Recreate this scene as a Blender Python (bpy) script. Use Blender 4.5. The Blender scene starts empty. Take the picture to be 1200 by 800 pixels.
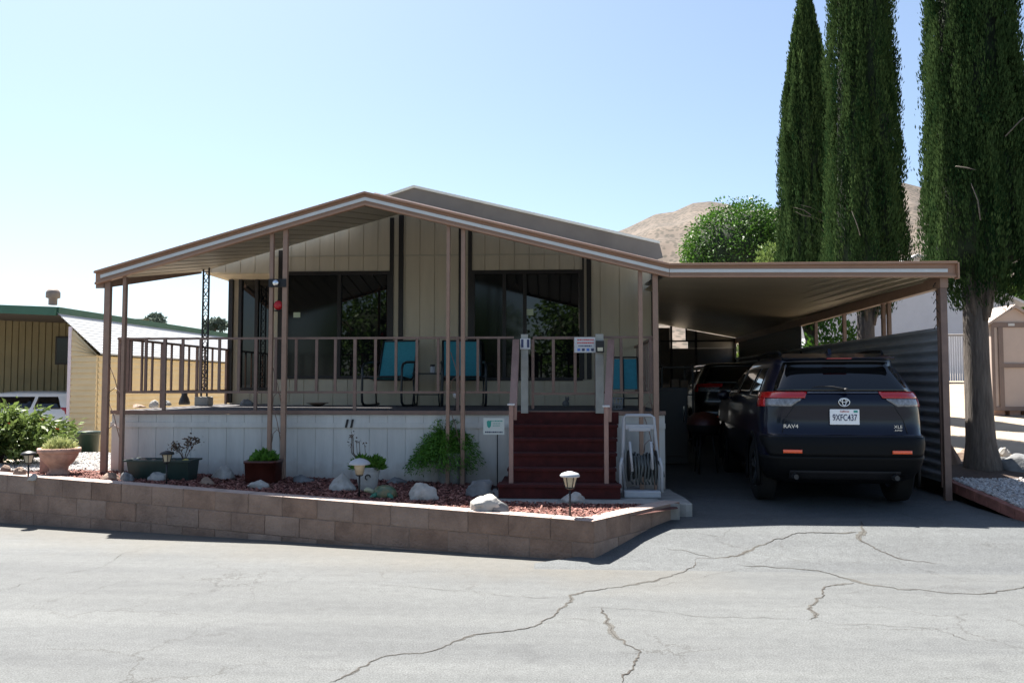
import bpy, bmesh, math, random
import numpy as np
from mathutils import Vector, Matrix, noise as mnoise
R = math.radians
SC = bpy.context.scene
COL = SC.collection

# ------------------------------------------------------------------ camera
F = 970.0; EYE = 1.6; YAW = R(3.07); PITCH = R(2.95)
cam_d = bpy.data.cameras.new('camera'); cam = bpy.data.objects.new('camera', cam_d); COL.objects.link(cam)
cam.location = (0, 0, EYE); cam.rotation_euler = (R(90)+PITCH, 0, YAW)
cam_d.sensor_fit = 'HORIZONTAL'; cam_d.sensor_width = 36; cam_d.lens = 36*F/1200
cam_d.clip_start = .05; cam_d.clip_end = 6000
SC.camera = cam
# ------------------------------------------------------------------ world, sun, exposure
SUNV = Vector((-.33, .45, 1.0)).normalized()       # towards the sun
w = bpy.data.worlds.new("World"); SC.world = w; w.use_nodes = True
nt = w.node_tree; bg = nt.nodes['Background']
sky = nt.nodes.new('ShaderNodeTexSky'); sky.sky_type = 'NISHITA'; sky.sun_disc = False
sky.sun_elevation = math.asin(SUNV.z); sky.sun_rotation = math.atan2(SUNV.x, SUNV.y)
sky.altitude = 800; sky.air_density = 1.0; sky.dust_density = 2.6; sky.ozone_density = 2.2
gain = nt.nodes.new('ShaderNodeMixRGB'); gain.blend_type = 'MULTIPLY'; gain.inputs[0].default_value = 1; gain.inputs[2].default_value = (.95, 1.0, 1.01, 1)
hsv = nt.nodes.new('ShaderNodeHueSaturation'); hsv.inputs['Saturation'].default_value = .90; hsv.inputs['Value'].default_value = 1.0
nt.links.new(sky.outputs[0], hsv.inputs['Color']); nt.links.new(hsv.outputs[0], gain.inputs[1]); nt.links.new(gain.outputs[0], bg.inputs[0]); bg.inputs[1].default_value = .051
sl = bpy.data.lights.new('sun', 'SUN'); so = bpy.data.objects.new('sun', sl); COL.objects.link(so)
sl.energy = 5.0; sl.angle = R(.53); sl.color = (1, .955, .88)
so.rotation_euler = SUNV.to_track_quat('Z', 'Y').to_euler(); so.location = (-10, 20, 30)
SC.view_settings.view_transform = 'Standard'; SC.view_settings.look = 'None'
SC.view_settings.exposure = 2.0; SC.view_settings.gamma = 1
SC.view_settings.use_curve_mapping = False

# ------------------------------------------------------------------ helpers
CR = cam.rotation_euler.to_matrix()
def ray(px, py): return CR @ Vector(((px-600)/F, (400-py)/F, -1))
def PY(px, py, Y):
    d = ray(px, py); t = Y/d.y; return Vector((d.x*t, Y, EYE+d.z*t))
def PZ(px, py, Z):
    d = ray(px, py); t = (Z-EYE)/d.z; return Vector((d.x*t, d.y*t, Z))
def sm(a, b, x):
    t = min(1, max(0, (x-a)/(b-a))); return t*t*(3-2*t)
def lerp(a, b, t): return a+(b-a)*t

class MB:
    def __init__(s): s.v = []; s.f = []; s.m = []; s.sm = []
    def add(s, vs, fs, m=0, smooth=False):
        n = len(s.v); s.v += [tuple(v) for v in vs]
        for f in fs: s.f.append(tuple(i+n for i in f)); s.m.append(m); s.sm.append(smooth)
        return s
    def box(s, x0, x1, y0, y1, z0, z1, m=0):
        return s.add([(x0,y0,z0),(x1,y0,z0),(x1,y1,z0),(x0,y1,z0),(x0,y0,z1),(x1,y0,z1),(x1,y1,z1),(x0,y1,z1)],
              [(0,3,2,1),(4,5,6,7),(0,1,5,4),(1,2,6,5),(2,3,7,6),(3,0,4,7)], m)
    def hexa(s, p, m=0):          # 8 corners: bottom 4 ccw, top 4 ccw
        return s.add(p, [(0,3,2,1),(4,5,6,7),(0,1,5,4),(1,2,6,5),(2,3,7,6),(3,0,4,7)], m)
    def bar(s, a, b, w, h, m=0, up=(0,0,1)):
        a = Vector(a); b = Vector(b); d = (b-a).normalized(); u = Vector(up)
        if abs(d.dot(u)) > .98: u = Vector((0,1,0))
        r = d.cross(u).normalized()*w/2; t = r.cross(d).normalized()*h/2
        return s.hexa([a-r-t, a+r-t, b+r-t, b-r-t, a-r+t, a+r+t, b+r+t, b-r+t], m)
    def tube(s, pts, r, n=8, m=0, caps=True, closed=False):
        pts = [Vector(p) for p in pts]; N = len(pts); vs = []; prev = None
        for i, p in enumerate(pts):
            if closed: d = pts[(i+1) % N]-pts[i-1]
            else: d = pts[min(i+1, N-1)]-pts[max(i-1, 0)]
            d.normalize()
            if prev is None:
                u = Vector((0,0,1)) if abs(d.z) < .9 else Vector((1,0,0))
                prev = d.cross(u).normalized()
            u = (prev-d*prev.dot(d)).normalized(); prev = u; v = d.cross(u)
            rr = r[i] if isinstance(r, (list, tuple)) else r
            for k in range(n):
                a = 2*math.pi*k/n; vs.append(p+(u*math.cos(a)+v*math.sin(a))*rr)
        fs = []
        for i in range(N if closed else N-1):
            j = (i+1) % N
            for k in range(n): fs.append((i*n+k, i*n+(k+1)%n, j*n+(k+1)%n, j*n+k))
        s.add(vs, fs, m, True)
        if caps and not closed:
            n0 = len(s.v)-N*n
            s.f.append(tuple(n0+k for k in range(n))[::-1]); s.m.append(m); s.sm.append(False)
            s.f.append(tuple(n0+(N-1)*n+k for k in range(n))); s.m.append(m); s.sm.append(False)
        return s
    def lathe(s, prof, c=(0,0,0), n=24, m=0, sx=1, sy=1, rib=0, nrib=20, power=2):
        vs = []; fs = []; N = len(prof)
        for (r, z) in prof:
            for k in range(n):
                a = 2*math.pi*k/n; ca, sa = math.cos(a), math.sin(a)
                rr = r*(1+rib*math.cos(nrib*a)) if r > .02 else r
                if power != 2:
                    q = (abs(ca)**power+abs(sa)**power)**(-1/power); rr *= q
                vs.append((c[0]+rr*ca*sx, c[1]+rr*sa*sy, c[2]+z))
        for i in range(N-1):
            for k in range(n): fs.append((i*n+k, i*n+(k+1)%n, (i+1)*n+(k+1)%n, (i+1)*n+k))
        s.add(vs, fs, m, True)
        return s
    def prism(s, pts, axis, a, b, m=0):     # polygon in the 2 other axes extruded along axis
        def mk(p, t):
            if axis == 'y': return (p[0], t, p[1])
            if axis == 'x': return (t, p[0], p[1])
            return (p[0], p[1], t)
        n = len(pts); vs = [mk(p, a) for p in pts]+[mk(p, b) for p in pts]
        fs = [tuple(range(n))[::-1], tuple(range(n, 2*n))]+[(i, (i+1)%n, (i+1)%n+n, i+n) for i in range(n)]
        return s.add(vs, fs, m)
    def build(s, name, mats, parent=None, label=None, bevel=0, keep=False):
        off = Vector((0,0,0))
        if parent is not None and not keep:
            p = parent
            while p is not None: off += p.location; p = p.parent
        me = bpy.data.meshes.new(name)
        me.from_pydata([(v[0]-off.x, v[1]-off.y, v[2]-off.z) for v in s.v], [], s.f)
        if not isinstance(mats, (list, tuple)): mats = [mats]
        for mt in mats: me.materials.append(mt)
        me.polygons.foreach_set('material_index', s.m)
        me.polygons.foreach_set('use_smooth', s.sm)
        bm = bmesh.new(); bm.from_mesh(me); bmesh.ops.recalc_face_normals(bm, faces=bm.faces); bm.to_mesh(me); bm.free()
        me.update()
        o = bpy.data.objects.new(name, me); COL.objects.link(o)
        if parent is not None: o.parent = parent
        if label: o['label'] = label
        if bevel:
            b = o.modifiers.new('bevel', 'BEVEL'); b.width = bevel; b.segments = 2; b.limit_method = 'ANGLE'; b.angle_limit = R(50)
        return o
def tag(o, label=None, cat=None, group=None, kind=None):
    if label: o['label'] = label
    if cat: o['category'] = cat
    if group: o['group'] = group
    if kind: o['kind'] = kind
    return o
def thing(name, label, cat, loc=(0,0,0), group=None):
    o = bpy.data.objects.new(name, None); COL.objects.link(o); o.location = loc; o.empty_display_size = .1
    return tag(o, label, cat, group)
def copy_tree(o, parent=None):
    c = o.copy(); COL.objects.link(c); c.parent = parent
    for ch in list(o.children): copy_tree(ch, c)
    return c
def np_mesh(name, V, Fq, mats, parent=None, tint=None, smooth=False, k=4):
    me = bpy.data.meshes.new(name); V = np.asarray(V, dtype=np.float32).reshape(-1, 3)
    if parent is not None:
        p = parent; off = np.zeros(3)
        while p is not None: off += np.array(p.location); p = p.parent
        V = (V-off).astype(np.float32)
    Fq = np.asarray(Fq, dtype=np.int32).reshape(-1, k)
    me.vertices.add(len(V)); me.vertices.foreach_set('co', V.ravel())
    me.loops.add(Fq.size); me.loops.foreach_set('vertex_index', Fq.ravel())
    me.polygons.add(len(Fq)); me.polygons.foreach_set('loop_start', np.arange(len(Fq), dtype=np.int32)*k)
    me.polygons.foreach_set('use_smooth', [smooth]*len(Fq))
    for m in (mats if isinstance(mats, (list, tuple)) else [mats]): me.materials.append(m)
    me.update(calc_edges=True)
    if tint is not None:
        a = me.attributes.new('tint', 'FLOAT', 'POINT'); a.data.foreach_set('value', np.asarray(tint, dtype=np.float32))
    o = bpy.data.objects.new(name, me); COL.objects.link(o)
    if parent is not None: o.parent = parent
    return o

# ------------------------------------------------------------------ materials
def mat(name, c, rough=.6, var=.12, scale=6, bump=0, bscale=40, metal=0, coat=0, c2=None, detail=4, spec=.5, ior=1.45, stretch=None, sheen=0):
    m = bpy.data.materials.new(name); m.use_nodes = True; n = m.node_tree; p = n.nodes['Principled BSDF']
    p.inputs['Roughness'].default_value = rough; p.inputs['Metallic'].default_value = metal
    p.inputs['Coat Weight'].default_value = coat; p.inputs['Coat Roughness'].default_value = .04; p.inputs['Specular IOR Level'].default_value = spec
    p.inputs['IOR'].default_value = ior
    tc = n.nodes.new('ShaderNodeTexCoord'); mp = n.nodes.new('ShaderNodeMapping'); n.links.new(tc.outputs['Object'], mp.inputs[0])
    if stretch: mp.inputs['Scale'].default_value = stretch
    if var or c2:
        nz = n.nodes.new('ShaderNodeTexNoise'); nz.inputs['Scale'].default_value = scale; nz.inputs['Detail'].default_value = detail; nz.inputs['Roughness'].default_value = .65
        n.links.new(mp.outputs[0], nz.inputs[0])
        rp = n.nodes.new('ShaderNodeValToRGB'); rp.color_ramp.elements[0].position = .3; rp.color_ramp.elements[1].position = .7
        a = c2 if c2 else tuple(max(0, x*(1-var)) for x in c); b = c if c2 else tuple(min(1, x*(1+var)) for x in c)
        rp.color_ramp.elements[0].color = (*a, 1); rp.color_ramp.elements[1].color = (*b, 1)
        n.links.new(nz.outputs[0], rp.inputs[0]); n.links.new(rp.outputs[0], p.inputs['Base Color'])
    else: p.inputs['Base Color'].default_value = (*c, 1)
    if bump:
        nb = n.nodes.new('ShaderNodeTexNoise'); nb.inputs['Scale'].default_value = bscale; nb.inputs['Detail'].default_value = 6
        n.links.new(mp.outputs[0], nb.inputs[0]); bp = n.nodes.new('ShaderNodeBump'); bp.inputs['Strength'].default_value = bump; bp.inputs['Distance'].default_value = .02
        n.links.new(nb.outputs[0], bp.inputs['Height']); n.links.new(bp.outputs[0], p.inputs['Normal'])
    return m
def leafmat(name, ca, cb, rough=.55, trans=.25, spec=.3):
    m = bpy.data.materials.new(name); m.use_nodes = True; n = m.node_tree; p = n.nodes['Principled BSDF']
    at = n.nodes.new('ShaderNodeAttribute'); at.attribute_name = 'tint'
    rp = n.nodes.new('ShaderNodeValToRGB'); rp.color_ramp.elements[0].color = (*ca, 1); rp.color_ramp.elements[1].color = (*cb, 1)
    n.links.new(at.outputs['Fac'], rp.inputs[0]); n.links.new(rp.outputs[0], p.inputs['Base Color'])
    p.inputs['Roughness'].default_value = rough; p.inputs['Specular IOR Level'].default_value = spec
    tr = n.nodes.new('ShaderNodeBsdfTranslucent'); n.links.new(rp.outputs[0], tr.inputs[0])
    mx = n.nodes.new('ShaderNodeMixShader'); mx.inputs[0].default_value = trans
    n.links.new(p.outputs[0], mx.inputs[1]); n.links.new(tr.outputs[0], mx.inputs[2])
    n.links.new(mx.outputs[0], n.nodes['Material Output'].inputs[0])
    return m
M = {}
M['cream'] = mat('cream_siding', (0.52,0.455,0.34), .7, .09, 2.0, .15, 60, stretch=(2.5,2.5,.35))
M['white_skirt'] = mat('white_skirting', (0.53,0.52,0.485), .65, .10, 2.2, .15, 50, stretch=(2.5,2.5,.35))
def dirty(m, z0, z1, c):
    n = m.node_tree; p = n.nodes['Principled BSDF']; lk = p.inputs['Base Color'].links[0]; src = lk.from_socket
    geo = n.nodes.new('ShaderNodeNewGeometry'); sx = n.nodes.new('ShaderNodeSeparateXYZ'); n.links.new(geo.outputs['Position'], sx.inputs[0])
    nz = n.nodes.new('ShaderNodeTexNoise'); nz.inputs['Scale'].default_value = 7; nz.inputs['Detail'].default_value = 6; n.links.new(geo.outputs['Position'], nz.inputs[0])
    ad = n.nodes.new('ShaderNodeMath'); ad.operation = 'MULTIPLY_ADD'; ad.inputs[1].default_value = .45; n.links.new(nz.outputs[0], ad.inputs[0]); n.links.new(sx.outputs['Z'], ad.inputs[2])
    mr = n.nodes.new('ShaderNodeMapRange'); mr.inputs['From Min'].default_value = z1+.22; mr.inputs['From Max'].default_value = z0+.22; mr.inputs['To Max'].default_value = .6; n.links.new(ad.outputs[0], mr.inputs['Value'])
    mx = n.nodes.new('ShaderNodeMixRGB'); mx.inputs[2].default_value = (*c, 1); n.links.new(mr.outputs[0], mx.inputs[0]); n.links.new(src, mx.inputs[1]); n.links.new(mx.outputs[0], p.inputs['Base Color'])
dirty(M['white_skirt'], .38, .66, (.30,.22,.17))
M['cream_dk'] = mat('siding_shadow_gap', (.12,.11,.09), .8, .1)
M['brown_trim'] = mat('dark_brown_trim', (0.014,0.011,0.01), .5, .15, 10)
M['tan'] = mat('tan_metal_paint', (0.34,0.195,0.125), .45, .07, 5)
M['tan_post'] = mat('tan_post_paint', (0.28,0.175,0.125), .5, .12, 8)
M['rail'] = mat('rail_paint', (0.19,0.122,0.097), .5, .14, 9)
M['stripe'] = mat('pale_stripe', (0.6,0.6,0.58), .4, .06, 4)
M['pan'] = mat('aluminium_pan_paint', (0.3,0.27,0.21), .45, .07, 2)
M['roofwhite'] = mat('white_metal_roof', (0.36,0.37,0.38), .4, .08, 3)
M['roof_face'] = mat('taupe_roof_face', (0.15,0.132,0.122), .6, .12, 2)
M['ceil'] = mat('carport_ceiling_paint', (0.45,0.39,0.28), .5, .12, .7)
M['deckfloor'] = mat('deck_carpet', (0.085,0.08,0.085), .9, .25, 5, .3, 150)
M['carpet'] = mat('red_step_carpet', (0.06,0.01,0.009), .95, .35, 8, .4, 200)
M['iron'] = mat('black_iron', (.012,.012,.014), .45, .2, 20)
M['glass'] = mat('window_glass', (.006,.007,.008), .015, 0, ior=1.55, spec=.5)
M['screen'] = mat('window_screen', (0.006,0.007,0.007), .10, .15, 60, ior=1.38)
M['curtain'] = mat('blind', (.008,.009,.010), .05, .15, 3, ior=1.4)
M['block'] = mat('slump_block', (.31,.215,.165), .92, 0, 3.2, .9, 38, c2=(.165,.11,.085), detail=6)
M['mortar'] = mat('mortar', (0.21,0.155,0.125), .95, .2, 12, .4, 60)
M['concrete'] = mat('concrete', (0.26,0.255,0.24), .9, .2, 5, .3, 40)
M['chair_sling'] = mat('teal_sling', (0.035,0.235,0.3), .8, .1, 30, .2, 300)
M['chair_frame'] = mat('chair_frame', (.015,.018,.022), .35, .1)
M['white_plastic'] = mat('white_plastic', (0.36,0.375,0.4), .45, .06, 6)
M['white'] = mat('white_paint', (0.5,0.5,0.5), .5, .05, 6)
M['black'] = mat('black_plastic', (.012,.012,.013), .5, .2, 10)
M['hose'] = mat('grey_hose', (0.06,0.07,0.07), .5, .3, 12)
M['darkgreen'] = mat('dark_green_plastic', (.012,.03,.026), .45, .2, 8)
M['redpot'] = mat('oxblood_pot', (0.06,0.015,0.011), .35, .3, 9)
M['terracotta'] = mat('weathered_terracotta', (0.38,0.235,0.18), .85, .25, 9, .3, 50)
M['soil'] = mat('soil', (.06,.04,.03), .95, .3, 20, .5, 60)
M['mulchbase'] = mat('mulch_base', (.10,.034,.028), .95, 0, 30, .8, 70, c2=(.03,.012,.01))
M['brick'] = mat('red_brick', (0.22,0.09,0.07), .9, .3, 8, .4, 50)
M['bark'] = mat('cypress_bark', (.135,.115,.10), .95, 0, 9, 1.0, 22, c2=(.06,.048,.04), stretch=(3,3,.35))
M['barkd'] = mat('dark_bark', (.10,.075,.06), .95, .3, 9, .8, 30, stretch=(3,3,.4))
M['rock_w'] = mat('pale_rock', (.42,.40,.37), .85, 0, 5, .5, 18, c2=(.26,.25,.23))
M['rock_g'] = mat('grey_rock', (.19,.195,.20), .85, 0, 5, .5, 18, c2=(.10,.10,.10))
M['rock_t'] = mat('tan_rock', (.28,.20,.15), .85, 0, 5, .5, 18, c2=(.15,.10,.075))
M['navy'] = mat('navy_car_paint', (0.0018,0.0034,0.014), .28, 0, metal=0, coat=.5, spec=.25)
M['blackpaint'] = mat('black_car_paint', (.006,.007,.01), .3, 0, metal=.2, coat=1)
M['whitepaint'] = mat('silver_white_car_paint', (0.8,0.8,0.8), .3, 0, coat=.8)
M['carplastic'] = mat('car_cladding', (0.006,0.0065,0.0075), .5, .08, 30, spec=.15)
M['carglass'] = mat('car_glass', (.004,.005,.006), .03, 0, ior=1.6)
M['tyre'] = mat('tyre_rubber', (0.006,0.006,0.006), .85, .2, 30)
M['rim'] = mat('alloy_rim', (0.2,0.21,0.22), .3, .05, metal=.8)
M['chrome'] = mat('chrome', (.7,.71,.72), .15, 0, metal=1)
M['redlens'] = mat('red_lens', (0.42,0.006,0.008), .15, 0, coat=1)
M['clearlens'] = mat('clear_lens', (.20,.20,.21), .2, .5, 26, coat=1)
M['plate'] = mat('plate_white', (0.9,0.9,0.9), .4, 0)
M['ink'] = mat('dark_ink', (.03,.04,.10), .5, 0)
M['redink'] = mat('red_ink', (.5,.03,.03), .5, 0)
M['greenink'] = mat('teal_ink', (.03,.30,.24), .5, 0)
M['blueink'] = mat('blue_ink', (.06,.16,.50), .5, 0)
M['yellow'] = mat('yellow_siding_paint', (0.58,0.49,0.32), .7, .07, 3)
M['olive'] = mat('olive_ribbed_wall', (0.25,0.21,0.115), .7, .1, 3)
M['green_fascia'] = mat('green_fascia_paint', (.035,.11,.075), .5, .1, 4)
M['lavtrim'] = mat('pale_corner_trim', (.60,.55,.62), .6, .05)
M['corr'] = mat('galvanised_sheet', (.30,.31,.33), .5, .15, 3, metal=0)
M['shed'] = mat('shed_panel', (0.46,0.37,0.32), .7, .05, 3)
M['shedtrim'] = mat('shed_trim', (0.19,0.14,0.12), .7, .1, 3)
M['bldg'] = mat('pale_building', (.40,.42,.47), .7, .05, 2)
M['bldgroof'] = mat('pale_roof', (0.42,0.42,0.43), .6, .08, 2)
M['lampglass'] = mat('frosted_lamp_panel', (.40,.34,.24), .25, .1, 30)
M['red'] = mat('red_glass_feeder', (.40,.01,.015), .25, .1)
M['ceramic'] = mat('glazed_tortoise_shell', (.20,.15,.07), .3, 0, 12, c2=(.02,.10,.07))
M['wood'] = mat('weathered_wood', (.20,.15,.11), .85, .25, 10, stretch=(1,1,6))
M['applia'] = mat('grey_appliance', (0.035,0.036,0.038), .5, .05)
M['bright'] = mat('teal_fabric_pad', (0.035,0.22,0.29), .8, .12, 20)
L = {}
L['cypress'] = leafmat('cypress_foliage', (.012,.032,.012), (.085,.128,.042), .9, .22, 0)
L['round'] = leafmat('round_tree_leaves', (.02,.055,.009), (.085,.19,.022), .5, .3)
L['mulb'] = leafmat('broad_leaves', (.03,.07,.015), (.10,.17,.035), .45, .3)
L['fern'] = leafmat('fern_fronds', (.03,.085,.012), (.15,.33,.045), .5, .3)
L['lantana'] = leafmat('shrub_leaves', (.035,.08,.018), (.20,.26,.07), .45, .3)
L['pale'] = leafmat('pale_succulent', (.22,.26,.10), (.50,.52,.24), .6, .2)
L['dull'] = leafmat('dull_foliage', (.07,.10,.08), (.20,.24,.18), .7, .1)
L['twig'] = leafmat('reddish_leaves', (.06,.03,.025), (.14,.10,.06), .6, .1)

def tintmat(name, cols, rough=.85):
    m = bpy.data.materials.new(name); m.use_nodes = True; n = m.node_tree; p = n.nodes['Principled BSDF']; p.inputs['Roughness'].default_value = rough
    at = n.nodes.new('ShaderNodeAttribute'); at.attribute_name = 'tint'; rp = n.nodes.new('ShaderNodeValToRGB')
    e = rp.color_ramp.elements
    e[0].color = (*cols[0], 1); e[1].color = (*cols[-1], 1)
    for i, c in enumerate(cols[1:-1]): q = e.new((i+1)/(len(cols)-1)); q.color = (*c, 1)
    n.links.new(at.outputs['Fac'], rp.inputs[0]); n.links.new(rp.outputs[0], p.inputs['Base Color'])
    return m
M['chips'] = tintmat('mulch_chips', [(.04,.012,.010), (.12,.036,.028), (.21,.075,.058), (.36,.18,.14)])
M['pebbles'] = tintmat('white_pebbles', [(.20,.19,.185), (.34,.33,.33), (.50,.49,.48), (.32,.27,.24)])

M['handrail'] = mat('handrail_paint', (.27,.165,.135), .5, .15, 6, stretch=(3,1,1))
# ------------------------------------------------------------------ ground heights
YF, YD, YW, YR = 9.85, 10.15, 13.0, 13.75      # patio fascia, deck face, front wall, recessed wall
WA = PZ(696, 657.5, 0); WB = PZ(0, 612.5, 0); WDIR = (WB-WA).normalized(); WC = WA+WDIR*11.0
zA = .36
dB = ray(0, 555.5); tB = WB.y/dB.y; zB = EYE+dB.z*tB
WSL = (zB-zA)/(WB-WA).length
WE = PZ(797, 606, .2)                            # end of the short return wall
def capz(s): return zA+WSL*s
def bedz(x, y=0): return lerp(.34, .49, min(1.15, max(0, (.6-x)/5.6)))
def drivez(x, y):
    a = .2*sm(7.3, 8.8, y)+.05*sm(8.8, 10, y)+max(0, y-10)*.02
    return a
def yardz(x, y): return .36+max(0, min(y, 40)-9.2)*.085 - .25*sm(9.6, 7.6, y)
def gz(x, y):
    return .004+drivez(x, y) if y > 7.3 and x > -.5 else 0.0
def GH(px, py, f=gz, dz=0):
    d = ray(px, py)/ray(px, py).y; a = 2.0; o = Vector((0,0,EYE)); g = lambda t: (o+d*t).z-f(d.x*t, t)-dz
    while g(a) > 0 and a < 80: a += .1
    lo, hi = a-.1, a
    for _ in range(20):
        m_ = (lo+hi)/2
        if g(m_) > 0: lo = m_
        else: hi = m_
    return o+d*hi
def BH(px, py): return GH(px, py, lambda x, y: bedz(x))

# asphalt material
def asphalt(name, base, tanmix=True):
    m = bpy.data.materials.new(name); m.use_nodes = True; n = m.node_tree; p = n.nodes['Principled BSDF']; p.inputs['Roughness'].default_value = .88
    tc = n.nodes.new('ShaderNodeTexCoord'); Lk = n.links.new
    def nz(scale, detail, st=(1,1,1), rough=.6):
        mp = n.nodes.new('ShaderNodeMapping'); mp.inputs['Scale'].default_value = st; Lk(tc.outputs['Object'], mp.inputs[0])
        t = n.nodes.new('ShaderNodeTexNoise'); t.inputs['Scale'].default_value = scale; t.inputs['Detail'].default_value = detail; t.inputs['Roughness'].default_value = rough
        Lk(mp.outputs[0], t.inputs[0]); return t
    def ramp(src, p0, c0, p1, c1):
        r = n.nodes.new('ShaderNodeValToRGB'); r.color_ramp.elements[0].position = p0; r.color_ramp.elements[1].position = p1
        r.color_ramp.elements[0].color = (*c0, 1); r.color_ramp.elements[1].color = (*c1, 1); Lk(src, r.inputs[0]); return r
    def mul(a, b, fac=1, mode='MULTIPLY'):
        x = n.nodes.new('ShaderNodeMixRGB'); x.blend_type = mode; x.inputs[0].default_value = fac; Lk(a, x.inputs[1]); Lk(b, x.inputs[2]); return x
    big = ramp(nz(.35, 5, (.35,1.4,1)).outputs[0], .3, tuple(c*.86 for c in base), .7, tuple(c*1.1 for c in base))
    st = ramp(nz(1.1, 6, (.16,1.5,1), .7).outputs[0], .35, (.82,.82,.825), .68, (1.16,1.15,1.12))
    x = mul(big.outputs[0], st.outputs[0])
    g = ramp(nz(95, 3).outputs[0], .33, (.60,.60,.60), .67, (1.38,1.38,1.36)); x = mul(x.outputs[0], g.outputs[0])
    g2 = ramp(nz(11, 7, rough=.75).outputs[0], .32, (.84,.84,.84), .68, (1.13,1.13,1.13)); x = mul(x.outputs[0], g2.outputs[0])
    g3 = ramp(nz(1.7, 5, rough=.7).outputs[0], .28, (.80,.80,.81), .42, (1,1,1)); x = mul(x.outputs[0], g3.outputs[0])
    # hairline crazing
    vm = n.nodes.new('ShaderNodeVectorMath'); vm.operation = 'MULTIPLY_ADD'; vm.inputs[1].default_value = (.5,.5,.5); wn = nz(2.4, 6, rough=.7); Lk(wn.outputs['Color'], vm.inputs[0]); Lk(tc.outputs['Object'], vm.inputs[2])
    vc = n.nodes.new('ShaderNodeTexVoronoi'); vc.feature = 'DISTANCE_TO_EDGE'; vc.inputs['Scale'].default_value = 1.15; Lk(vm.outputs[0], vc.inputs[0])
    hl = ramp(vc.outputs['Distance'], .002, (.50,.48,.45), .011, (1,1,1)); mk = ramp(nz(.55, 3).outputs[0], .50, (0,0,0), .62, (1,1,1))
    hm = n.nodes.new('ShaderNodeMixRGB'); hm.blend_type = 'MULTIPLY'; Lk(mk.outputs[0], hm.inputs[0]); Lk(x.outputs[0], hm.inputs[1]); Lk(hl.outputs[0], hm.inputs[2]); x = hm
    vo = n.nodes.new('ShaderNodeTexVoronoi'); vo.inputs['Scale'].default_value = 70; Lk(tc.outputs['Object'], vo.inputs[0])
    sp = ramp(vo.outputs['Distance'], .06, (1.35,1.34,1.3), .16, (1,1,1)); x = mul(x.outputs[0], sp.outputs[0])
    last = x.outputs[0]
    if tanmix:   # wind-blown sand collected along the foot of the block wall
        geo = n.nodes.new('ShaderNodeNewGeometry'); sx = n.nodes.new('ShaderNodeSeparateXYZ'); Lk(geo.outputs['Position'], sx.inputs[0])
        nn = Vector((-WDIR.y, WDIR.x)); 
        if nn.y > 0: nn = -nn
        a1 = n.nodes.new('ShaderNodeMath'); a1.operation = 'MULTIPLY'; a1.inputs[1].default_value = nn.x; Lk(sx.outputs['X'], a1.inputs[0])
        a2 = n.nodes.new('ShaderNodeMath'); a2.operation = 'MULTIPLY_ADD'; a2.inputs[1].default_value = nn.y; Lk(sx.outputs['Y'], a2.inputs[0]); Lk(a1.outputs[0], a2.inputs[2])
        a3 = n.nodes.new('ShaderNodeMath'); a3.operation = 'SUBTRACT'; Lk(a2.outputs[0], a3.inputs[0]); a3.inputs[1].default_value = nn.x*WA.x+nn.y*WA.y
        wob = nz(1.3, 4); a4 = n.nodes.new('ShaderNodeMath'); a4.operation = 'MULTIPLY_ADD'; a4.inputs[1].default_value = -1.3; Lk(wob.outputs[0], a4.inputs[0]); Lk(a3.outputs[0], a4.inputs[2])
        rr = n.nodes.new('ShaderNodeMapRange'); rr.inputs['From Min'].default_value = .55; rr.inputs['From Max'].default_value = -.55; rr.inputs['To Max'].default_value = .55
        Lk(a4.outputs[0], rr.inputs['Value'])
        rx_ = n.nodes.new('ShaderNodeMapRange'); rx_.inputs['From Min'].default_value = 1.6; rx_.inputs['From Max'].default_value = .5; Lk(sx.outputs['X'], rx_.inputs['Value'])
        mm_ = n.nodes.new('ShaderNodeMath'); mm_.operation = 'MULTIPLY'; Lk(rr.outputs[0], mm_.inputs[0]); Lk(rx_.outputs[0], mm_.inputs[1]); rr = mm_
        tanc = ramp(nz(9, 5).outputs[0], .3, (.080,.072,.058), .7, (.108,.096,.077))
        mx = n.nodes.new('ShaderNodeMixRGB'); Lk(rr.outputs[0], mx.inputs[0]); Lk(last, mx.inputs[1]); Lk(tanc.outputs[0], mx.inputs[2]); last = mx.outputs[0]
    Lk(last, p.inputs['Base Color'])
    bp = n.nodes.new('ShaderNodeBump'); bp.inputs['Strength'].default_value = .35; bp.inputs['Distance'].default_value = .012
    Lk(nz(120, 4).outputs[0], bp.inputs['Height']); Lk(bp.outputs[0], p.inputs['Normal'])
    return m
M['asphalt'] = asphalt('street_asphalt', (.080,.0845,.088))
M['asphalt2'] = asphalt('driveway_asphalt', (.076,.0815,.087), False)
M['crack'] = mat('crack_fill', (.036,.031,.027), .95, .4, 12)
M['sand'] = mat('sandy_ground', (.33,.27,.20), .95, 0, 1.2, .5, 30, c2=(.25,.195,.14), detail=8)
M['gravelbase'] = mat('gravel_base', (.26,.25,.24), .95, .3, 60, .8, 60)

def grid(name, xs, ys, f, m, smooth=True):
    V = [(x, y, f(x, y)) for y in ys for x in xs]; nx = len(xs)
    Fq = [(j*nx+i, j*nx+i+1, (j+1)*nx+i+1, (j+1)*nx+i) for j in range(len(ys)-1) for i in range(nx-1)]
    return np_mesh(name, V, Fq, m, smooth=smooth)
frange = lambda a, b, n: [a+(b-a)*i/(n-1) for i in range(n)]
tag(grid('street', [-1500,-60,-12,12,60,1500], [-1500,-60,-10,7.4,12,40,1500], lambda x, y: 0 if y < 50 else -.0, M['asphalt']), kind='structure')
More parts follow.
